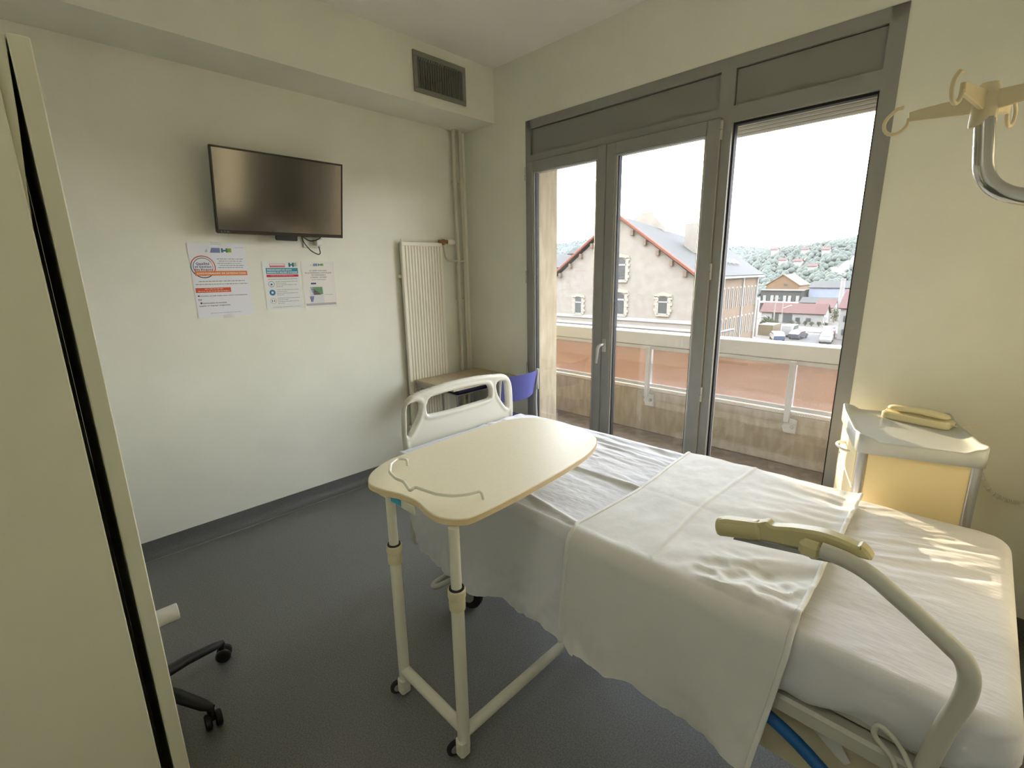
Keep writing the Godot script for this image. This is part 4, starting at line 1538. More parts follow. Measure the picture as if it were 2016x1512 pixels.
func posters() -> void:
	var white := c8(232, 232, 238)
	var ink := mat("print_black", c8(52, 52, 58), 0.7)
	var inkw := mat("print_white", c8(244, 240, 232), 0.7)
	var inkn := mat("print_navy", c8(62, 58, 120), 0.7)
	var inkg := mat("print_grey", c8(126, 128, 130), 0.7)
	var inkgr := mat("print_green", c8(112, 126, 84), 0.7)
	# large notice
	var im := blank(600, 848, white)
	logo(im, 0.29, 0.055, 0.46)
	for q in [[200.0, 360.0, c8(200, 80, 60)], [0.0, 40.0, c8(200, 80, 60)], [40.0, 150.0, c8(52, 48, 84)], [150.0, 200.0, c8(70, 120, 116)]]:
		ring(im, 0.215, 0.315, 0.195, 0.212, q[0], q[1], q[2])
	for q in [[180.0, 330.0, c8(70, 110, 112)], [330.0, 360.0, c8(226, 140, 70)], [0.0, 110.0, c8(226, 140, 70)], [110.0, 180.0, c8(176, 70, 66)]]:
		ring(im, 0.215, 0.315, 0.160, 0.172, q[0], q[1], q[2])
	bar(im, 0.06, 0.372, 0.985, 0.435, c8(226, 128, 56))
	bar(im, 0.025, 0.598, 0.64, 0.662, c8(212, 84, 48))
	for k in 5:
		small_print(im, 0.47 + 0.03 * (k % 2), 0.95 - 0.03 * (k % 3), 0.205 + 0.029 * k, 0.009, c8(140, 144, 150), 10 + k)
	small_print(im, 0.1, 0.92, 0.505, 0.010, c8(134, 146, 110), 21)
	small_print(im, 0.04, 0.97, 0.545, 0.010, c8(134, 146, 110), 22)
	small_print(im, 0.18, 0.50, 0.612, 0.009, c8(248, 214, 190), 23)
	small_print(im, 0.06, 0.61, 0.640, 0.009, c8(248, 214, 190), 24)
	small_print(im, 0.22, 0.78, 0.945, 0.006, c8(160, 164, 190), 25)
	small_print(im, 0.82, 0.97, 0.05, 0.005, c8(170, 170, 176), 26)
	var W := 0.296
	var H := 0.419
	var p1 := notice("wall_notice", "large white notice with orange banner and coloured ring emblem taped below the television", im, Vector3(0.0, 1.559, 1.913), W, H, 0.0, 0.6)
	var at := func(u: float, v: float) -> Vector3: return Vector3((u - 0.5) * W, (0.5 - v) * H, 0.0019)
	text(p1, "print_line", "Qualité", inkn, Vector2(0.066, 0), at.call(0.215, 0.275), Basis(), true)
	text(p1, "print_line", "et Gestion", inkn, Vector2(0.082, 0), at.call(0.215, 0.315), Basis(), true)
	text(p1, "print_line", "des Risques", inkn, Vector2(0.092, 0), at.call(0.215, 0.352), Basis(), true)
	text(p1, "print_line", "QUESTIONNAIRE DE SATISFACTION", inkw, Vector2(0.255, 0.0115), at.call(0.52, 0.404), Basis(), true)
	text(p1, "print_line", "→ Flashez ce QR code avec votre smartphone", ink, Vector2(0.262, 0.0095), at.call(0.49, 0.708), Basis(), true)
	text(p1, "print_line", "OU", ink, Vector2(0.017, 0), at.call(0.07, 0.758), Basis(), true)
	text(p1, "print_line", "→ Demandez la version", ink, Vector2(0.135, 0.0095), at.call(0.30, 0.806), Basis(), true)
	text(p1, "print_line", "papier à l'équipe soignante.", ink, Vector2(0.162, 0.0095), at.call(0.32, 0.842), Basis(), true)
	var tp := S()
	cbox(tp, Vector3(-0.03, H / 2 - 0.008, 0.002), Vector3(0.02, H / 2 + 0.008, 0.0024))
	cbox(tp, Vector3(-0.02, -H / 2 - 0.008, 0.002), Vector3(0.03, -H / 2 + 0.006, 0.0024))
	put("clear_tape", tp, M.tape, p1)
	# hygiene notice
	im = blank(420, 564, c8(228, 230, 228))
	bar(im, 0.20, 0.05, 0.62, 0.125, c8(200, 120, 130))
	bar(im, 0.212, 0.058, 0.608, 0.088, c8(236, 224, 224))
	bar(im, 0.72, 0.03, 0.77, 0.12, c8(44, 110, 120))
	bar(im, 0.76, 0.06, 0.84, 0.09, c8(44, 110, 120))
	bar(im, 0.82, 0.03, 0.87, 0.12, c8(44, 110, 120))
	bar(im, 0.87, 0.03, 0.95, 0.11, c8(160, 190, 150))
	bar(im, 0.09, 0.14, 0.97, 0.262, c8(44, 142, 172))
	bar(im, 0.09, 0.275, 0.97, 0.325, c8(196, 50, 78))
	small_print(im, 0.2, 0.85, 0.293, 0.010, c8(240, 190, 196), 31)
	small_print(im, 0.12, 0.92, 0.365, 0.010, c8(120, 124, 128), 32)
	for k in 3:
		var y := 0.46 + 0.175 * k
		ring(im, 0.19, y + 0.01, 0.0, 0.082, 0, 360, [c8(110, 112, 130), c8(60, 120, 168), c8(170, 172, 176)][k])
		ring(im, 0.19, y + 0.01, 0.0, 0.07 if k != 1 else 0.03, 0, 360, c8(232, 234, 236))
		if k == 0:
			ring(im, 0.19, y + 0.015, 0.0, 0.03, 0, 360, c8(90, 110, 160))
		if k == 2:
			bar(im, 0.15, y - 0.01, 0.17, y + 0.035, c8(70, 76, 90))
			bar(im, 0.21, y - 0.01, 0.23, y + 0.035, c8(70, 76, 90))
		for l in 4:
			small_print(im, 0.31, [0.93, 0.6, 0.9, 0.5][l], y - 0.045 + 0.036 * l, 0.010, c8(126, 130, 136), 40 + k * 4 + l)
	small_print(im, 0.15, 0.95, 0.955, 0.008, c8(120, 130, 150), 60)
	W = 0.224
	H = 0.298
	var p2 := notice("hygiene_notice", "laminated hygiene notice with teal and red header on the wall", im, Vector3(0.0, 1.520, 1.569), W, H, 0.0, 0.22)
	text(p2, "print_line", "RENFORCEMENT DES GESTES", inkw, Vector2(0.150, 0.0095), Vector3(-0.010, H * 0.322, 0.0019), Basis(), true)
	text(p2, "print_line", "BARRIERES ET MESURES D'HYGIENE", inkw, Vector2(0.185, 0.0095), Vector3(0.006, H * 0.272, 0.0019), Basis(), true)
	# welcome booklet notice
	im = blank(420, 590, c8(230, 228, 222))
	logo(im, 0.28, 0.035, 0.40)
	bar(im, 0.18, 0.60, 0.60, 0.90, c8(214, 216, 218))
	for k in 40:
		bar(im, 0.20 + 0.002 * k, 0.55 + 0.004 * k, 0.30, 0.555 + 0.004 * k, c8(120, 160, 190))
		bar(im, 0.26 + 0.006 * k, 0.55 + 0.004 * k, 0.58, 0.555 + 0.004 * k, c8(64, 130, 74))
		bar(im, 0.22 + 0.002 * k, 0.58 + 0.0035 * k, 0.30 + 0.006 * k, 0.5845 + 0.0035 * k, c8(92, 84, 84))
	for k in 24:
		bar(im, 0.16 + 0.0012 * k, 0.75 + 0.005 * k, 0.30 - 0.002 * k, 0.755 + 0.005 * k, c8(62, 74, 150))
	bar(im, 0.24, 0.455, 0.40, 0.49, c8(70, 78, 140))
	small_print(im, 0.62, 0.90, 0.72, 0.007, c8(150, 150, 150), 71)
	bar(im, 0.03, 0.905, 0.97, 0.955, c8(176, 176, 174))
	W = 0.222
	H = 0.302
	var p3 := notice("booklet_notice", "laminated notice with booklet picture and grey capital lines beside the hygiene notice", im, Vector3(0.0, 1.517, 1.330), W, H, 0.0, 0.22)
	var lines := ["LE LIVRET D'ACCUEIL", "DE LA PERMANENCE HOSPITALIERE", "EST DISPONIBLE", "A TRAVERS L'INTERNET", "ou en version papier"]
	var wid := [0.120, 0.180, 0.095, 0.112, 0.10]
	for k in 5:
		text(p3, "print_line", lines[k], inkg, Vector2(wid[k], 0.0088), Vector3(0.0, H * (0.5 - 0.195 - 0.048 * k), 0.0019), Basis(), true)

# ---------------------------------------------------------------- wardrobe
func wardrobe() -> void:
	var w := thing("wardrobe", "tall pale wardrobe with its door slightly ajar at the room's end", "wardrobe", Vector3(1.78, 0, 3.08))
	var o := w.position
	var x0 := 1.57
	var x1 := 2.05
	var z0 := 2.671
	var z1 := 3.52
	var h := 1.965
	for z in [z0, z1 - 0.028]:
		var p := S()
		cbox(p, Vector3(x0, 0, z) - o, Vector3(x1, h, z + 0.028) - o, 0.002)
		put("side_panel", p, M.ward_edge, w)
	var b := S()
	cbox(b, Vector3(x0, 0.0, z0 + 0.0285) - o, Vector3(x0 + 0.01, h - 0.022, z1 - 0.0285) - o)
	put("back_panel", b, M.ward_panel, w)
	for q in [[h - 0.022, h, x0, 0.024], [0.06, 0.08, x0 + 0.0105, 0.024]]:
		var t := S()
		cbox(t, Vector3(q[2], q[0], z0 + 0.0285) - o, Vector3(x1 - q[3], q[1], z1 - 0.0285) - o)
		put("shelf", t, M.ward_panel, w)
	var d := S()
	var dz := z0 + 0.0495
	cbox(d, Vector3(x1 - 0.02, 0.06, dz) - o, Vector3(x1, h - 0.002, z1 - 0.03) - o, 0.002)
	var dn := put("door", d, M.ward_panel, w)
	# the door's upper corner is bent in over the gap
	var wp := S()
	prism(wp, [Vector2(h - 0.002, dz), Vector2(h - 0.002, z0 + 0.0295), Vector2(h - 0.12, z0 + 0.036), Vector2(h - 0.24, z0 + 0.0455), Vector2(h - 0.30, dz)], Vector3(x1 - 0.026, 0, 0) - o, Vector3.UP, Vector3.BACK, Vector3.RIGHT, 0.018, 0.001)
	put("bent_corner", wp, M.ward_panel, dn)

# ---------------------------------------------------------------- office chair behind the wardrobe
func office_chair() -> void:
	var c := thing("office_chair", "black swivel chair with five-star base half hidden behind the wardrobe", "chair", Vector3(1.235, 0, 2.70))
	var hub := S()
	lathe(hub, [Vector2(0, 0.06), Vector2(0.04, 0.065), Vector2(0.045, 0.12), Vector2(0.03, 0.14), Vector2(0.03, 0.30), Vector2(0.0, 0.30)], Vector3.ZERO)
	put("gas_column", hub, M.black_plastic, c)
	for k in 5:
		var a := deg_to_rad(28.0 - 72.0 * k + 72.0)
		a = atan2(2.543 - 2.70, 1.47 - 1.235) + TAU / 5.0 * k
		var d := Vector3(cos(a), 0, sin(a))
		var l := S()
		var pts := [d * 0.03 + Vector3(0, 0.115, 0), d * 0.15 + Vector3(0, 0.108, 0), d * 0.26 + Vector3(0, 0.086, 0), d * 0.295 + Vector3(0, 0.080, 0)]
		tube(l, pts, [0.026, 0.024, 0.020, 0.012], 10, false, Vector2(1.0, 0.75))
		put("leg", l, M.black_plastic, c)
		var w := S()
		var ax := d.rotated(Vector3.UP, 0.9)
		caster(w, d * 0.29 + Vector3(0, 0.0285, 0) + ax * 0.016, 0.0285, 0.011, ax)
		caster(w, d * 0.29 + Vector3(0, 0.0285, 0) - ax * 0.016, 0.0285, 0.011, ax)
		cyl(w, d * 0.285 + Vector3(0, 0.03, 0), d * 0.285 + Vector3(0, 0.085, 0), 0.012, 10)
		put("caster", w, M.black_plastic, c)
	var s := S()
	cbox(s, Vector3(-0.22, 0.44, -0.02), Vector3(0.12, 0.50, 0.36), 0.025)
	cbox(s, Vector3(-0.06, 0.30, -0.06), Vector3(0.06, 0.44, 0.06), 0.01)
	put("seat", s, M.black_plastic, c)
	var bk := S()
	cbox(bk, Vector3(-0.24, 0.56, -0.02), Vector3(-0.19, 0.95, 0.34), 0.02)
	cbox(bk, Vector3(-0.235, 0.46, 0.13), Vector3(-0.205, 0.60, 0.19), 0.006)
	put("backrest", bk, M.black_plastic, c)
	# silvery armrest tube on a bracket
	var o := c.position
	var br := S()
	tube(br, fillet([Vector3(1.30, 0.43, 2.90) - o, Vector3(1.51, 0.43, 2.90) - o, Vector3(1.51, 0.51, 2.86) - o], 0.04), 0.012, 10)
	put("armrest_bracket", br, M.black_plastic, c)
	var t := S()
	var e0 := Vector3(1.508, 0.527, 2.90) - o
	var e1 := Vector3(1.513, 0.527, 2.578) - o
	var ax2 := (e1 - e0).normalized()
	var ln := e0.distance_to(e1)
	lathe(t, [Vector2(0, 0), Vector2(0.024, 0), Vector2(0.026, 0.003), Vector2(0.026, ln - 0.003), Vector2(0.024, ln), Vector2(0.0, ln)], e0, ax2, 24)
	tag(put("armrest", t, M.white_plastic, c), "pale silvery armrest tube")

# ---------------------------------------------------------------- infusion pole
func infusion_pole() -> void:
	var p := thing("infusion_pole", "chrome infusion pole with ivory hooks at the head of the bed", "infusion pole", Vector3(3.52, 0, 1.29))
	var o := p.position
	var t := S()
	var path := fillet([Vector3(3.177, 1.858, 1.458) - o, Vector3(3.194, 1.712, 1.474) - o, Vector3(3.52, 1.628, 1.29) - o, Vector3(3.52, 0.0, 1.29) - o], 0.055, 10)
	tube(t, path, 0.0148, 20)
	put("chrome_tube", t, M.chrome, p)
	var c := Vector3(3.1765, 1.868, 1.4565) - o
	var head := S()
	lathe(head, [Vector2(0, -0.042), Vector2(0.0185, -0.042), Vector2(0.0195, -0.038), Vector2(0.0195, -0.012), Vector2(0.017, 0.012), Vector2(0.013, 0.030), Vector2(0, 0.032)], c, Vector3.UP, 20)
	var hn := put("hook_head", head, M.hook_ivory, p)
	var a := Vector3(-0.968, 0, -0.25)
	var b := Vector3(0.25, 0, -0.968)
	for d in [a, -a, b, -b]:
		var st := S()
		var side: Vector3 = d.cross(Vector3.UP)
		# tapering flat arm
		prism(st, [Vector2(0.012, -0.017), Vector2(0.115, -0.005), Vector2(0.118, 0.012), Vector2(0.10, 0.014), Vector2(0.012, 0.016)], c - side * 0.004, d, Vector3.UP, side, 0.008, 0.0015)
		# open hook
		var pts := []
		for k in 15:
			var th := deg_to_rad(10.0 - 16.5 * k)
			pts.append(c + d * (0.138 + cos(PI - th) * -0.0215 * -1.0) + Vector3.UP * (0.0 + sin(th) * 0.0215 - 0.002))
		pts.append(pts[pts.size() - 1] + Vector3.UP * 0.012 - d * 0.014)
		pts.append(pts[pts.size() - 1] - d * 0.012 + Vector3.UP * 0.001)
		tube(st, pts, 0.0036, 10, false)
		put("hook_arm", st, M.hook_ivory, hn)

# ---------------------------------------------------------------- the town outside
const GY := -9.0

func arch(w: float, h: float, rise: float, n := 8) -> Array:
	var out := [Vector2(-w / 2, 0), Vector2(w / 2, 0)]
	for i in n + 1:
		var t := float(i) / n
		out.append(Vector2(w / 2 - w * t, h - rise + rise * sin(t * PI)))
	return out

# an arched window on a wall: surround with toothed blocks, panes, glazing bars, sill
func town_window(parent: Node3D, at: Vector3, u: Vector3, n: Vector3, w: float, h: float, full: bool) -> void:
	var g := S()
	prism(g, arch(w, h, w * 0.22), at + n * 0.02, u, Vector3.UP, n, 0.04)
	var gn := put("window", g, M.town_glass, parent)
	var s := S()
	if full:
		var k := int(h / 0.34) + 1
		for i in k:
			var y := h * i / k
			var d: float = 0.30 if i % 2 == 0 else 0.46
			for e in [-1.0, 1.0]:
				prism(s, [Vector2(e * w / 2, y), Vector2(e * (w / 2 + d), y), Vector2(e * (w / 2 + d), y + h / k - 0.02), Vector2(e * w / 2, y + h / k - 0.02)], at, u, Vector3.UP, n, 0.12)
		prism(s, [Vector2(-w / 2 - 0.42, h - 0.1), Vector2(-w / 2, h - 0.1), Vector2(-w / 4, h + 0.05), Vector2(w / 4, h + 0.05), Vector2(w / 2, h - 0.1), Vector2(w / 2 + 0.42, h - 0.1), Vector2(w / 2 + 0.36, h + 0.2), Vector2(0.0, h + 0.48), Vector2(-w / 2 - 0.36, h + 0.2)], at, u, Vector3.UP, n, 0.12)
		prism(s, [Vector2(-w / 2 - 0.2, -0.2), Vector2(w / 2 + 0.2, -0.2), Vector2(w / 2 + 0.2, -0.02), Vector2(-w / 2 - 0.2, -0.02)], at, u, Vector3.UP, n, 0.2)
	else:
		var big := arch(w + 0.22, h + 0.14, w * 0.45)
		var small := arch(w, h, w * 0.3)
		big.remove_at(0)
		big.remove_at(0)
		small.remove_at(0)
		small.remove_at(0)
		for i in big.size() - 1:
			prism(s, [big[i], big[i + 1], small[i + 1], small[i]], at, u, Vector3.UP, n, 0.08)
		for e in [-1.0, 1.0]:
			prism(s, [Vector2(e * w / 2, -0.1), Vector2(e * (w / 2 + 0.11), -0.1), Vector2(e * (w / 2 + 0.11), h - w * 0.2), Vector2(e * w / 2, h - w * 0.2)], at, u, Vector3.UP, n, 0.08)
	put("surround", s, M.town_stone, gn)
	if full:
		var b := S()
		for q in [[-w / 2, -w / 2 + 0.1, 0.0, h * 0.9], [w / 2 - 0.1, w / 2, 0.0, h * 0.9], [-w / 2, w / 2, 0.0, 0.12], [-w / 2, w / 2, h * 0.66, h * 0.73]]:
			prism(b, [Vector2(q[0], q[2]), Vector2(q[1], q[2]), Vector2(q[1], q[3]), Vector2(q[0], q[3])], at + n * 0.05, u, Vector3.UP, n, 0.05)
		put("glazing_bars", b, M.town_white, gn)

# a slab roof between four points, th thick
func slab(st: SurfaceTool, a: Vector3, b: Vector3, c: Vector3, d: Vector3, th: float) -> void:
	var n := (b - a).cross(c - a).normalized()
	if n.y < 0:
		n = -n
	var e := n * th
	face(st, [a + e, b + e, c + e], n)
	face(st, [a + e, c + e, d + e], n)
	face(st, [a, b, c], -n)
	face(st, [a, c, d], -n)
	var m := (a + b + c + d) / 4
	for q in [[a, b], [b, c], [c, d], [d, a]]:
		face(st, [q[0], q[1], q[1] + e, q[0] + e], (q[0] + q[1]) / 2 - m)

func house(called: String, label: String, x0: float, x1: float, z0: float, z1: float, eave: float, ridge_y: float, along_x: bool, wall: Material, roof: Material, wins: Array, base := GY) -> Node3D:
	var h := thing(called, label, "building", Vector3((x0 + x1) / 2, base, (z0 + z1) / 2))
	var o := h.position
	var w := S()
	cbox(w, Vector3(x0, base, z0) - o, Vector3(x1, eave, z1) - o)
	if along_x:
		for x in [x0, x1 - 0.2]:
			prism(w, [Vector2(z0, eave), Vector2(z1, eave), Vector2((z0 + z1) / 2, ridge_y)], Vector3(x, 0, 0) - o, Vector3.BACK, Vector3.UP, Vector3.RIGHT, 0.2)
	else:
		for z in [z0, z1 - 0.2]:
			prism(w, [Vector2(x0, eave), Vector2(x1, eave), Vector2((x0 + x1) / 2, ridge_y)], Vector3(0, 0, z) - o, Vector3.RIGHT, Vector3.UP, Vector3.BACK, 0.2)
	put("walls", w, wall, h)
	var e := 0.3
	for s in [0, 1]:
		var r := S()
		if along_x:
			var z: float = z0 - e if s == 0 else z1 + e
			var zm := (z0 + z1) / 2
			slab(r, Vector3(x0 - e, eave - 0.1, z) - o, Vector3(x1 + e, eave - 0.1, z) - o, Vector3(x1 + e, ridge_y, zm) - o, Vector3(x0 - e, ridge_y, zm) - o, 0.15)
		else:
			var x: float = x0 - e if s == 0 else x1 + e
			var xm := (x0 + x1) / 2
			slab(r, Vector3(x, eave - 0.1, z0 - e) - o, Vector3(x, eave - 0.1, z1 + e) - o, Vector3(xm, ridge_y, z1 + e) - o, Vector3(xm, ridge_y, z0 - e) - o, 0.15)
		put("roof_slope", r, roof, h)
	for q in wins:
		var g := S()
		cbox(g, Vector3(q[0], q[1], z1 + 0.01) - o, Vector3(q[0] + q[2], q[1] + q[3], z1 + 0.06) - o)
		put("window", g, M.town_glass, h)
	return h

func car(called: String, label: String, at: Vector3, turn: float, paint: Material, tall: float, group := "") -> void:
	var c := thing(called, label, "car" if called == "parked_car" else "van", at, turn, group)
	var b := S()
	var pr: Array
	if tall > 1.7:
		pr = [Vector2(-2.2, 0.3), Vector2(2.1, 0.3), Vector2(2.15, 0.85), Vector2(1.75, 1.05), Vector2(1.2, tall), Vector2(-2.15, tall), Vector2(-2.2, 1.0)]
	else:
		pr = [Vector2(-1.95, 0.3), Vector2(1.95, 0.3), Vector2(2.0, 0.62), Vector2(1.75, 0.82), Vector2(0.95, 0.92), Vector2(0.45, tall), Vector2(-1.05, tall), Vector2(-1.75, 0.95), Vector2(-2.0, 0.85)]
	prism(b, pr, Vector3(-0.72, 0, 0), Vector3.BACK, Vector3.UP, Vector3.RIGHT, 1.44, 0.07)
	put("body", b, paint, c)
	var g := S()
	var y0: float = 0.95 if tall < 1.7 else 1.1
	prism(g, [Vector2(-1.35, y0), Vector2(0.85 if tall < 1.7 else 1.55, y0), Vector2(0.42 if tall < 1.7 else 1.2, tall - 0.08), Vector2(-1.02, tall - 0.08)], Vector3(-0.725, 0, 0), Vector3.BACK, Vector3.UP, Vector3.RIGHT, 1.45)
	put("side_glass", g, M.town_glass, c)
	var ws := S()
	if tall < 1.7:
		slab(ws, Vector3(-0.6, 0.94, 0.98), Vector3(0.6, 0.94, 0.98), Vector3(0.52, tall - 0.07, 0.52), Vector3(-0.52, tall - 0.07, 0.52), 0.02)
	else:
		slab(ws, Vector3(-0.6, 1.1, 1.76), Vector3(0.6, 1.1, 1.76), Vector3(0.55, tall - 0.12, 1.28), Vector3(-0.55, tall - 0.12, 1.28), 0.02)
	put("windscreen", ws, M.town_glass, c)
	for x in [-0.66, 0.66]:
		for z in [-1.25, 1.3]:
			var w := S()
			caster(w, Vector3(x, 0.31, z), 0.31, 0.09, Vector3.RIGHT)
			put("wheel", w, M.rubber, c)

func blob_tree(called: String, label: String, at: Vector3, r: float, h: float, m: Material, sd: int, group := "") -> void:
	var t := thing(called, label, "shrub" if h < 2.5 else "tree", at, 0.0, group)
	var tr := S()
	cyl(tr, Vector3.ZERO, Vector3(0, h * 0.6, 0), 0.12, 8)
	put("trunk", tr, M.town_bark, t)
	var f := S()
	var rng := RandomNumberGenerator.new()
	rng.seed = sd
	for k in 90:
		var d := Vector3(rng.randfn(), rng.randfn(), rng.randfn()).normalized() * pow(rng.randf(), 0.4)
		var p := Vector3(d.x * r, h * 0.58 + d.y * h * 0.4, d.z * r)
		var s := rng.randf_range(0.12, 0.3) * r
		var u := Vector3(rng.randfn(), rng.randfn(), rng.randfn()).normalized()
		var v := u.cross(Vector3(rng.randfn(), rng.randfn(), rng.randfn())).normalized()
		var w := u.cross(v)
		for q in [[u, v], [v, w], [w, u]]:
			tri(f, p + q[0] * s, p + q[1] * s, p - (q[0] + q[1]) * s * 0.6)
	put("foliage", f, m, t)

func outside() -> void:
	var patch := noise_tex(0.02, Color(0.92, 0.91, 0.89), Color(1, 1, 1), 5, 512, 81)
	var slate := noise_tex(0.08, Color(0.6, 0.6, 0.6), Color(1, 1, 1), 4, 512, 82)
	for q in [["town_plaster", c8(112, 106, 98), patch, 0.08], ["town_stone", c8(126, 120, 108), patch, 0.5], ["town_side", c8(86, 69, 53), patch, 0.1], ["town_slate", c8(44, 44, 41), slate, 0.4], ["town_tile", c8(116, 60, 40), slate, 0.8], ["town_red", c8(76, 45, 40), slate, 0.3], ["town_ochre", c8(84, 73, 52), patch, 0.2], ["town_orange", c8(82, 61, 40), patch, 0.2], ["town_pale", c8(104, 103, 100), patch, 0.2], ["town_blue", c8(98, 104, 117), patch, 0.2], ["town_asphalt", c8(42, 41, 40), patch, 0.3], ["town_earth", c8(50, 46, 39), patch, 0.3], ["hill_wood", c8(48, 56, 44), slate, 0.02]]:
		var m := mat(q[0], q[1], 0.9)
		tri_tex(m, q[2], Vector3(q[3], q[3], q[3]))
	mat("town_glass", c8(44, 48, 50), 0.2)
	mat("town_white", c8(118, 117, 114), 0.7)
	mat("town_pole", c8(96, 92, 86), 0.8)
	mat("town_bark", c8(84, 70, 56), 0.9)
	mat("town_leaf", c8(52, 60, 38), 0.9)
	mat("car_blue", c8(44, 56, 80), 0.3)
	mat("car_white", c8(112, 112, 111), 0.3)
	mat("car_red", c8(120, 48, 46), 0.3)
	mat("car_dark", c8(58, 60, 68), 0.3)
	# ground, street
	var gr := S()
	cbox(gr, Vector3(-420, GY - 1.0, -330), Vector3(160, GY, -0.5))
	structure_mesh("town_ground", gr, "town_earth", "brownish open ground of the town below")
	var sr := S()
	face(sr, [Vector3(-19.6, GY + 0.02, -88), Vector3(-14.0, GY + 0.02, -89), Vector3(-5.0, GY + 0.02, -40), Vector3(-5.0, GY + 0.02, -10), Vector3(-12.0, GY + 0.02, -10), Vector3(-12.0, GY + 0.02, -55)], Vector3.UP)
	face(sr, [Vector3(-60, GY + 0.02, -97), Vector3(30, GY + 0.02, -97), Vector3(30, GY + 0.02, -88), Vector3(-60, GY + 0.02, -87)], Vector3.UP)
	var street := structure_mesh("town_street", sr, "town_asphalt", "grey asphalt street leading away from the hospital")
	for k in 8:
		var z := S()
		cbox(z, Vector3(-18.2 + 0.42 * k, GY + 0.02, -87.4), Vector3(-17.95 + 0.42 * k, GY + 0.03, -85.8))
		put("crossing_stripe", z, M.town_white, street)
	# gabled building
	var b := thing("gabled_building", "beige gabled building with orange verge tiles and slate roof across the street", "building", Vector3(-28.2, GY, -57))
	var o := b.position
	var D := -47.0
	var w := S()
	prism(w, [Vector2(-37.7, GY), Vector2(-18.55, GY), Vector2(-18.55, 0.62), Vector2(-28.16, 7.4), Vector2(-37.7, 0.62)], Vector3(0, 0, D - 0.5) - o, Vector3.RIGHT, Vector3.UP, Vector3.BACK, 0.5)
	put("gable_wall", w, M.town_plaster, b)
	var sw := S()
	cbox(sw, Vector3(-37.7, GY, -66.4) - o, Vector3(-18.55, 0.6, D - 0.5) - o)
	put("long_wall", sw, M.town_side, b)
	for q in [[-5.0, 0.28], [-4.2, 0.36]]:
		var bd := S()
		cbox(bd, Vector3(-37.7, q[0], D) - o, Vector3(-18.5, q[0] + q[1], D + 0.14) - o)
		put("string_course", bd, M.town_white, b)
	for q in [[-33.75, -3.75, 1.15, 2.1], [-22.15, -3.3, 1.25, 2.0], [-27.9, -3.6, 1.9, 2.6], [-27.9, 0.4, 1.9, 2.6]]:
		town_window(b, Vector3(q[0], q[1], D) - o, Vector3.RIGHT, Vector3.BACK, q[2], q[3], true)
	var sx := -18.55
	for k in 9:
		var z := -54.6 - 1.32 * k
		town_window(b, Vector3(sx, -3.0, z) - o, Vector3.FORWARD, Vector3.RIGHT, 0.42, 2.3, false)
		town_window(b, Vector3(sx, -6.6, z) - o, Vector3.FORWARD, Vector3.RIGHT, 0.42, 2.3, false)
	var gt := S()
	cbox(gt, Vector3(-18.35, 0.45, -66.8) - o, Vector3(-18.0, 0.68, D + 0.4) - o, 0.03)
	put("gutter", gt, M.town_white, b)
	for z in [-60.5, -65.6]:
		var dp := S()
		cyl(dp, Vector3(-18.4, GY, z) - o, Vector3(-18.4, 0.5, z) - o, 0.09, 8)
		put("downpipe", dp, M.town_white, b)
	for s in [1.0, -1.0]:
		var r := S()
		var cx := -28.16
		slab(r, Vector3(cx + s * 9.95, 0.62, D + 0.4) - o, Vector3(cx + s * 9.95, 0.62, -66.8) - o, Vector3(cx + s * 3.4, 3.9, -72.6) - o, Vector3(cx, 7.55, D + 0.4) - o, 0.2)
		var rn := put("roof_slope", r, M.town_slate, b)
		for k in 15:
			var t := (k + 0.5) / 15.0
			var p := Vector3(cx + s * 9.95, 0.72, D + 0.45).lerp(Vector3(cx, 7.65, D + 0.45), t) - o
			var v := S()
			var tt := Transform3D(Basis(Vector3.BACK, s * -0.61), p + Vector3(0, 0.12, 0))
			cbox(v, Vector3(-0.44, -0.16, -0.35), Vector3(0.44, 0.14, 0.1), 0.05, tt)
			put("verge_tile", v, M.town_tile, rn)
		for k in 5:
			var t := 0.12 + 0.17 * k
			var p := Vector3(cx + s * 9.6, 0.45, D).lerp(Vector3(cx, 7.2, D), t) - o
			var v := S()
			cbox(v, Vector3(-0.18, -0.45, 0.0), Vector3(0.18, 0.1, 0.4), 0.02, Transform3D(Basis(), p))
			put("rafter_end", v, M.town_bark, rn)
		if s > 0:
			for k in 7:
				var t: float = 0.42 + 0.06 * k
				var e := Vector3(-18.2, 0.9, -46.6).lerp(Vector3(-18.2, 0.9, -66.8), t)
				var f := Vector3(-28.16, 7.8, -46.6).lerp(Vector3(-24.76, 4.15, -72.6), t)
				var p0 := e.lerp(f, 0.30)
				var p1 := e.lerp(f, 0.44)
				var k2 := S()
				slab(k2, p0 - o, p0 + Vector3(0, 0, -0.45) - o, p1 + Vector3(0, 0, -0.45) - o, p1 - o, 0.12)
				put("skylight", k2, M.town_white, rn)
	var hip := S()
	face(hip, [Vector3(-18.2, 0.75, -66.8) - o, Vector3(-38.1, 0.75, -66.8) - o, Vector3(-31.6, 4.05, -72.6) - o, Vector3(-24.76, 4.05, -72.6) - o], Vector3(0, 0.6, -1))
	put("rear_slope", hip, M.town_slate, b)
	var ck := S()
	prism(ck, [Vector2(-33.2, 4.0), Vector2(-26.6, 5.2), Vector2(-26.5, 6.7), Vector2(-28.2, 8.4), Vector2(-28.2, 8.7), Vector2(-30.1, 8.7), Vector2(-30.1, 8.4), Vector2(-31.4, 7.7), Vector2(-33.2, 8.0)], Vector3(0, 0, -56) - o, Vector3.RIGHT, Vector3.UP, Vector3.BACK, 1.2)
	put("rear_gable", ck, M.town_plaster, b)
	var ch := S()
	cbox(ch, Vector3(-23.85, 3.4, -55.6) - o, Vector3(-22.3, 6.95, -54.8) - o, 0.05)
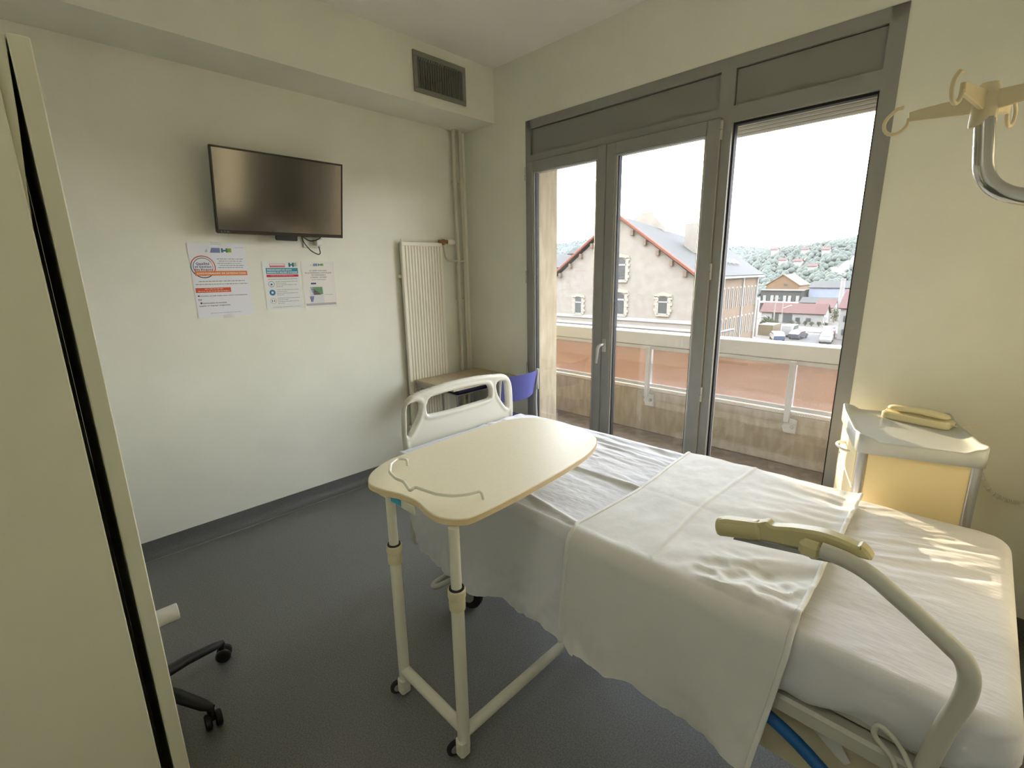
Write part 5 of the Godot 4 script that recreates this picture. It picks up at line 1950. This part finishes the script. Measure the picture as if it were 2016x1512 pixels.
	put("chimney_stack", ch, M.town_plaster, b)
	# neighbours
	house("dormer_house", "low house with brown roof and dormer left of the gabled building", -60, -43.2, -72, -60, 2.2, 4.4, true, M.town_plaster, M.town_slate, [])
	var dm := house("roof_dormer_hut", "small hipped roof box above the brown roof left of the gable", -47.6, -43.7, -66, -63, 4.4, 5.3, true, M.town_white, M.town_slate, [[-47.0, 3.9, 2.6, 0.35]], 3.2)
	dm.set_meta("label", "small roof lantern with dark slats rising over the brown roof")
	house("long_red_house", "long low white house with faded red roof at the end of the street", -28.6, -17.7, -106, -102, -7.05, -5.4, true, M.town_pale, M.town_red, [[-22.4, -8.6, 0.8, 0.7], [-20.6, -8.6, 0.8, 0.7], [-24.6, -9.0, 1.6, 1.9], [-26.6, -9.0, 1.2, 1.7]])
	house("glazed_school", "long flat building with a band of pale windows behind the red roof", -36.2, -27.3, -131, -125, -3.75, -3.7, true, M.town_slate, M.town_slate, [])
	var sc := get_node("glazed_school")
	for k in 3:
		for l in 3:
			var g := S()
			cbox(g, Vector3(-35.6 + 2.75 * k + 0.84 * l, -6.3, -124.9) - sc.position, Vector3(-34.9 + 2.75 * k + 0.84 * l, -4.9, -124.8) - sc.position)
			put("window", g, M.town_glass if l == 1 else M.town_pale, sc)
	var bn := S()
	cbox(bn, Vector3(-36.2, -6.75, -124.85) - sc.position, Vector3(-27.3, -6.3, -124.6) - sc.position)
	put("sill_band", bn, M.town_white, sc)
	house("orange_house", "tan house with shallow brown roof below the wooded hill", -39.6, -31.8, -150, -140, -3.0, -0.3, false, M.town_orange, M.town_orange, [[-35.4, -3.2, 0.9, 0.6]])
	house("blue_shed", "white and blue factory shed with grey roof below the hill", -26.5, -18.2, -136, -128, -3.1, -1.8, true, M.town_blue, M.town_slate, [])
	house("yellow_shed", "low pale yellow hall beside the blue shed", -26.4, -19.0, -126, -121, -6.2, -5.2, true, M.town_ochre, M.town_slate, [])
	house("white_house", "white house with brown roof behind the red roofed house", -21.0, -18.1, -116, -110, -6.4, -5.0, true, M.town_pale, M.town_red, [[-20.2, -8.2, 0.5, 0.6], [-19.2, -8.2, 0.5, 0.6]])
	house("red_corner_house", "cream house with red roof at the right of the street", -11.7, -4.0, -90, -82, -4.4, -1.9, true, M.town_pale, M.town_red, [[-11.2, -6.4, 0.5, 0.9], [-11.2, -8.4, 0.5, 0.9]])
	var cm := thing("factory_chimney", "tall pale factory chimney rising beside the red roof", "chimney", Vector3(-17.2, GY, -112))
	var cs := S()
	lathe(cs, [Vector2(0, 0), Vector2(0.5, 0), Vector2(0.36, 8.0), Vector2(0.42, 8.05), Vector2(0.42, 8.3), Vector2(0.28, 8.3), Vector2(0.28, 8.0), Vector2(0, 8.0)], Vector3.ZERO, Vector3.UP, 16)
	put("shaft", cs, M.town_pale, cm)
	var wl := thing("garden_wall", "low ochre garden wall along the pavement by the street", "wall", Vector3(-21.0, GY, -82))
	var wm := S()
	cbox(wm, Vector3(-1.2, 0, -2), Vector3(1.0, 1.7, 2.0))
	put("masonry", wm, M.town_ochre, wl)
	# poles and lamps
	for q in [["utility_pole", "thick dark utility pole beside the gabled building's long wall", -22.0, -78.0, -3.2, 0.14], ["utility_pole", "wooden utility pole behind the shrub in the front garden", -23.4, -92.0, -3.4, 0.10], ["street_lamp", "thin street lamp post beside the white van", -21.08, -88.0, -4.0, 0.07]]:
		var p := thing(q[0], q[1], "pole" if q[0] == "utility_pole" else "street lamp", Vector3(q[2], GY, q[3]))
		var s := S()
		tube(s, [Vector3.ZERO, Vector3(0, q[4] - GY, 0)], [q[5] * 1.2, q[5] * 0.8], 8)
		put("shaft", s, M.town_pole, p)
		var a := S()
		var y: float = (-6.0 if q[5] > 0.12 else -4.9) - GY
		if q[5] < 0.12 and q[0] == "utility_pole":
			cbox(a, Vector3(-0.6, q[4] - GY - 0.4, -0.05), Vector3(0.6, q[4] - GY - 0.28, 0.05))
		else:
			tube(a, [Vector3(0, y - 0.3, 0), Vector3(0.6, y, 0), Vector3(1.3, y + 0.25, 0)], [0.04, 0.05, 0.10], 8)
		put("arm", a, M.town_white if q[0] == "street_lamp" or q[5] > 0.12 else M.town_pole, p)
	var nl := thing("street_lamp", "white street lamp head just beyond the balcony railing", "street lamp", Vector3(-16.6, GY, -45))
	var n1 := S()
	tube(n1, [Vector3.ZERO, Vector3(0, 4.0, 0)], 0.08, 8)
	put("shaft", n1, M.town_pole, nl)
	var n2 := S()
	tube(n2, [Vector3(0, 3.95, 0), Vector3(1.4, 4.35, 0), Vector3(2.2, 4.62, 0), Vector3(3.0, 4.86, 0)], [0.04, 0.05, 0.14, 0.10], 10)
	put("lamp_head", n2, M.town_white, nl)
	var sn := thing("road_sign", "round white road sign at the street corner", "sign", Vector3(-15.5, GY, -92))
	var s1 := S()
	cyl(s1, Vector3.ZERO, Vector3(0, 2.2, 0), 0.05, 8)
	put("post", s1, M.town_pole, sn)
	var s2 := S()
	lathe(s2, [Vector2(0, 0.03), Vector2(0.34, 0.03), Vector2(0.34, 0.0), Vector2(0, 0)], Vector3(0, 2.0, 0.05), Vector3.BACK, 16)
	put("disc", s2, M.town_white, sn)
	# vehicles
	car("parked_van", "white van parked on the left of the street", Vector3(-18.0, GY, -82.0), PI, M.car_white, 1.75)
	car("parked_car", "blue car parked in front of the white van", Vector3(-18.1, GY, -75.6), PI + 0.45, M.car_blue, 1.3)
	car("parked_car", "dark car parked beside the blue one", Vector3(-16.2, GY, -79.3), PI - 0.1, M.car_dark, 1.25)
	car("parked_car", "dark red car parked on the right of the street", Vector3(-12.9, GY, -82.4), 0.1, M.car_red, 1.3)
	car("parked_car", "white car parked behind the dark red one", Vector3(-12.1, GY, -77.4), 0.12, M.car_white, 1.3)
	car("parked_car", "dark car at the far end of the right kerb", Vector3(-13.9, GY, -87.4), 0.1, M.car_dark, 1.25)
	# shrubs and hills
	blob_tree("garden_shrub", "round green shrub in front of the long red roofed house", Vector3(-23.3, GY, -89.2), 1.4, 2.1, M.town_leaf, 5)
	blob_tree("garden_tree", "small dark green tree between the white houses", Vector3(-17.0, GY, -107), 0.7, 3.0, M.town_leaf, 6)
	for k in 6:
		blob_tree("verge_bush", "low bush on the grass strip before the long red roofed house", Vector3(-22.0 + 1.1 * k, GY, -98.5 + 0.4 * (k % 2)), 0.42, 0.9, M.town_leaf, 20 + k, "bushes before the red roofed house")
	hills()
	haze()

func hill_height(x: float, z: float) -> float:
	var far := clampf((-z - 170.0) / 520.0, 0.0, 1.0)
	var k := clampf(-x * 700.0 / -z, -200.0, 900.0)
	var r := 22.0
	var pts := [[-200.0, 62.0], [0.0, 52.0], [80.0, 42.0], [112.0, 36.0], [139.0, 30.5], [159.0, 23.5], [180.0, 22.0], [200.0, 23.5], [237.0, 28.5], [268.0, 30.0], [360.0, 38.0], [485.0, 55.0], [565.0, 50.0], [900.0, 60.0]]
	for i in pts.size() - 1:
		if k >= pts[i][0] and k <= pts[i + 1][0]:
			r = lerpf(pts[i][1], pts[i + 1][1], (k - pts[i][0]) / (pts[i + 1][0] - pts[i][0]))
	var near := 15.0 * exp(-pow((-z - 340.0) / 90.0, 2.0)) * smoothstep(1.0, 0.2, absf(k - 150.0) / 140.0)
	return GY - 1.0 + (r - GY) * pow(far, 1.25) + near + 2.2 * nz.get_noise_2d(x * 0.02, z * 0.02) * far

# thin winter haze over the valley and smoke from the factory chimney
func haze() -> void:
	var fm := FogMaterial.new()
	fm.albedo = c8(226, 236, 244)
	fm.density = 0.00011
	var v := FogVolume.new()
	v.name = "valley_haze"
	v.shape = RenderingServer.FOG_VOLUME_SHAPE_BOX
	v.size = Vector3(900, 110, 520)
	v.material = fm
	add_child(v)
	v.position = Vector3(-260, 40, -420)
	v.set_meta("kind", "stuff")
	tag(v, "thin pale haze lying over the wooded hills", "haze")
	var sm := FogMaterial.new()
	sm.albedo = c8(240, 238, 232)
	sm.density = 0.09
	var s := thing("chimney_smoke", "pale smoke drifting up from the factory chimney", "smoke", Vector3(-17.2, -0.3, -112))
	s.set_meta("kind", "stuff")
	for q in [[0.0, 0.4, 0.6], [-0.6, 1.0, 1.1], [-1.5, 1.5, 1.2], [-0.2, 1.9, 1.1], [0.8, 2.6, 1.2], [1.7, 3.3, 1.3]]:
		var f := FogVolume.new()
		f.name = "puff"
		f.shape = RenderingServer.FOG_VOLUME_SHAPE_ELLIPSOID
		f.size = Vector3(q[2] * 1.7, q[2] * 1.2, q[2] * 1.3)
		f.material = sm
		s.add_child(f, true)
		f.position = Vector3(q[0], q[1], 0)

func hills() -> void:
	var st := S()
	var rows := []
	for j in 41:
		var z := -170.0 - 530.0 * j / 40.0
		var row := []
		for i in 101:
			var x := (-900.0 + 1100.0 * i / 100.0) * (-z / 700.0)
			row.append(Vector3(x, hill_height(x, z), z))
		rows.append(row)
	for r in rows:
		r.reverse()
	sheet(st, rows)
	structure_mesh("wooded_hills", st, "hill_wood", "wooded hills rising behind the town")
	# woodland: far too many trees to count
	var cone := S()
	lathe(cone, [Vector2(0, -0.2), Vector2(0.36, 0.05), Vector2(0.5, 0.32), Vector2(0.42, 0.62), Vector2(0.22, 0.88), Vector2(0, 1.0)], Vector3.ZERO, Vector3.UP, 7)
	cone.index()
	cone.generate_normals()
	var cm := cone.commit()
	var tm := mat("hill_tree", c8(44, 51, 44), 0.9)
	tm.vertex_color_use_as_albedo = true
	cm.surface_set_material(0, tm)
	var mm := MultiMesh.new()
	mm.transform_format = MultiMesh.TRANSFORM_3D
	mm.use_colors = true
	mm.mesh = cm
	var N := 26000
	mm.instance_count = N
	var rng := RandomNumberGenerator.new()
	rng.seed = 44
	for i in N:
		var z := -185.0 - 510.0 * pow(rng.randf(), 0.8)
		var x := (-780.0 + 800.0 * rng.randf()) * (-z / 700.0)
		var s := rng.randf_range(1.3, 3.0)
		mm.set_instance_transform(i, Transform3D(Basis(Vector3.UP, rng.randf() * TAU).scaled(Vector3(s * rng.randf_range(0.9, 1.5), s, s * 1.2)), Vector3(x, hill_height(x, z), z)))
		mm.set_instance_color(i, Color(1, 1, 1) * rng.randf_range(0.75, 1.2))
	var mi := MultiMeshInstance3D.new()
	mi.name = "hill_woodland"
	mi.multimesh = mm
	add_child(mi)
	tag(mi, "dense woodland covering the far hillsides", "trees")
	mi.set_meta("kind", "stuff")
	# pale houses scattered on the near slope
	var spots := [[-72.0, -270.0], [-64.0, -265.0], [-70.0, -300.0], [-58.0, -290.0], [-88.0, -310.0], [-54.0, -250.0]]
	for i in spots.size():
		var x: float = spots[i][0]
		var z: float = spots[i][1]
		var y := hill_height(x, z) + 1.0
		var h := house("hillside_house", "tiny pale house among the trees on the near hillside", x - 1.7, x + 1.7, z - 1.7, z + 1.7, y + 2.2, y + 3.2, true, M.town_pale, M.town_red, [], y - 2.0)
		h.set_meta("group", "pale houses on the hillside")
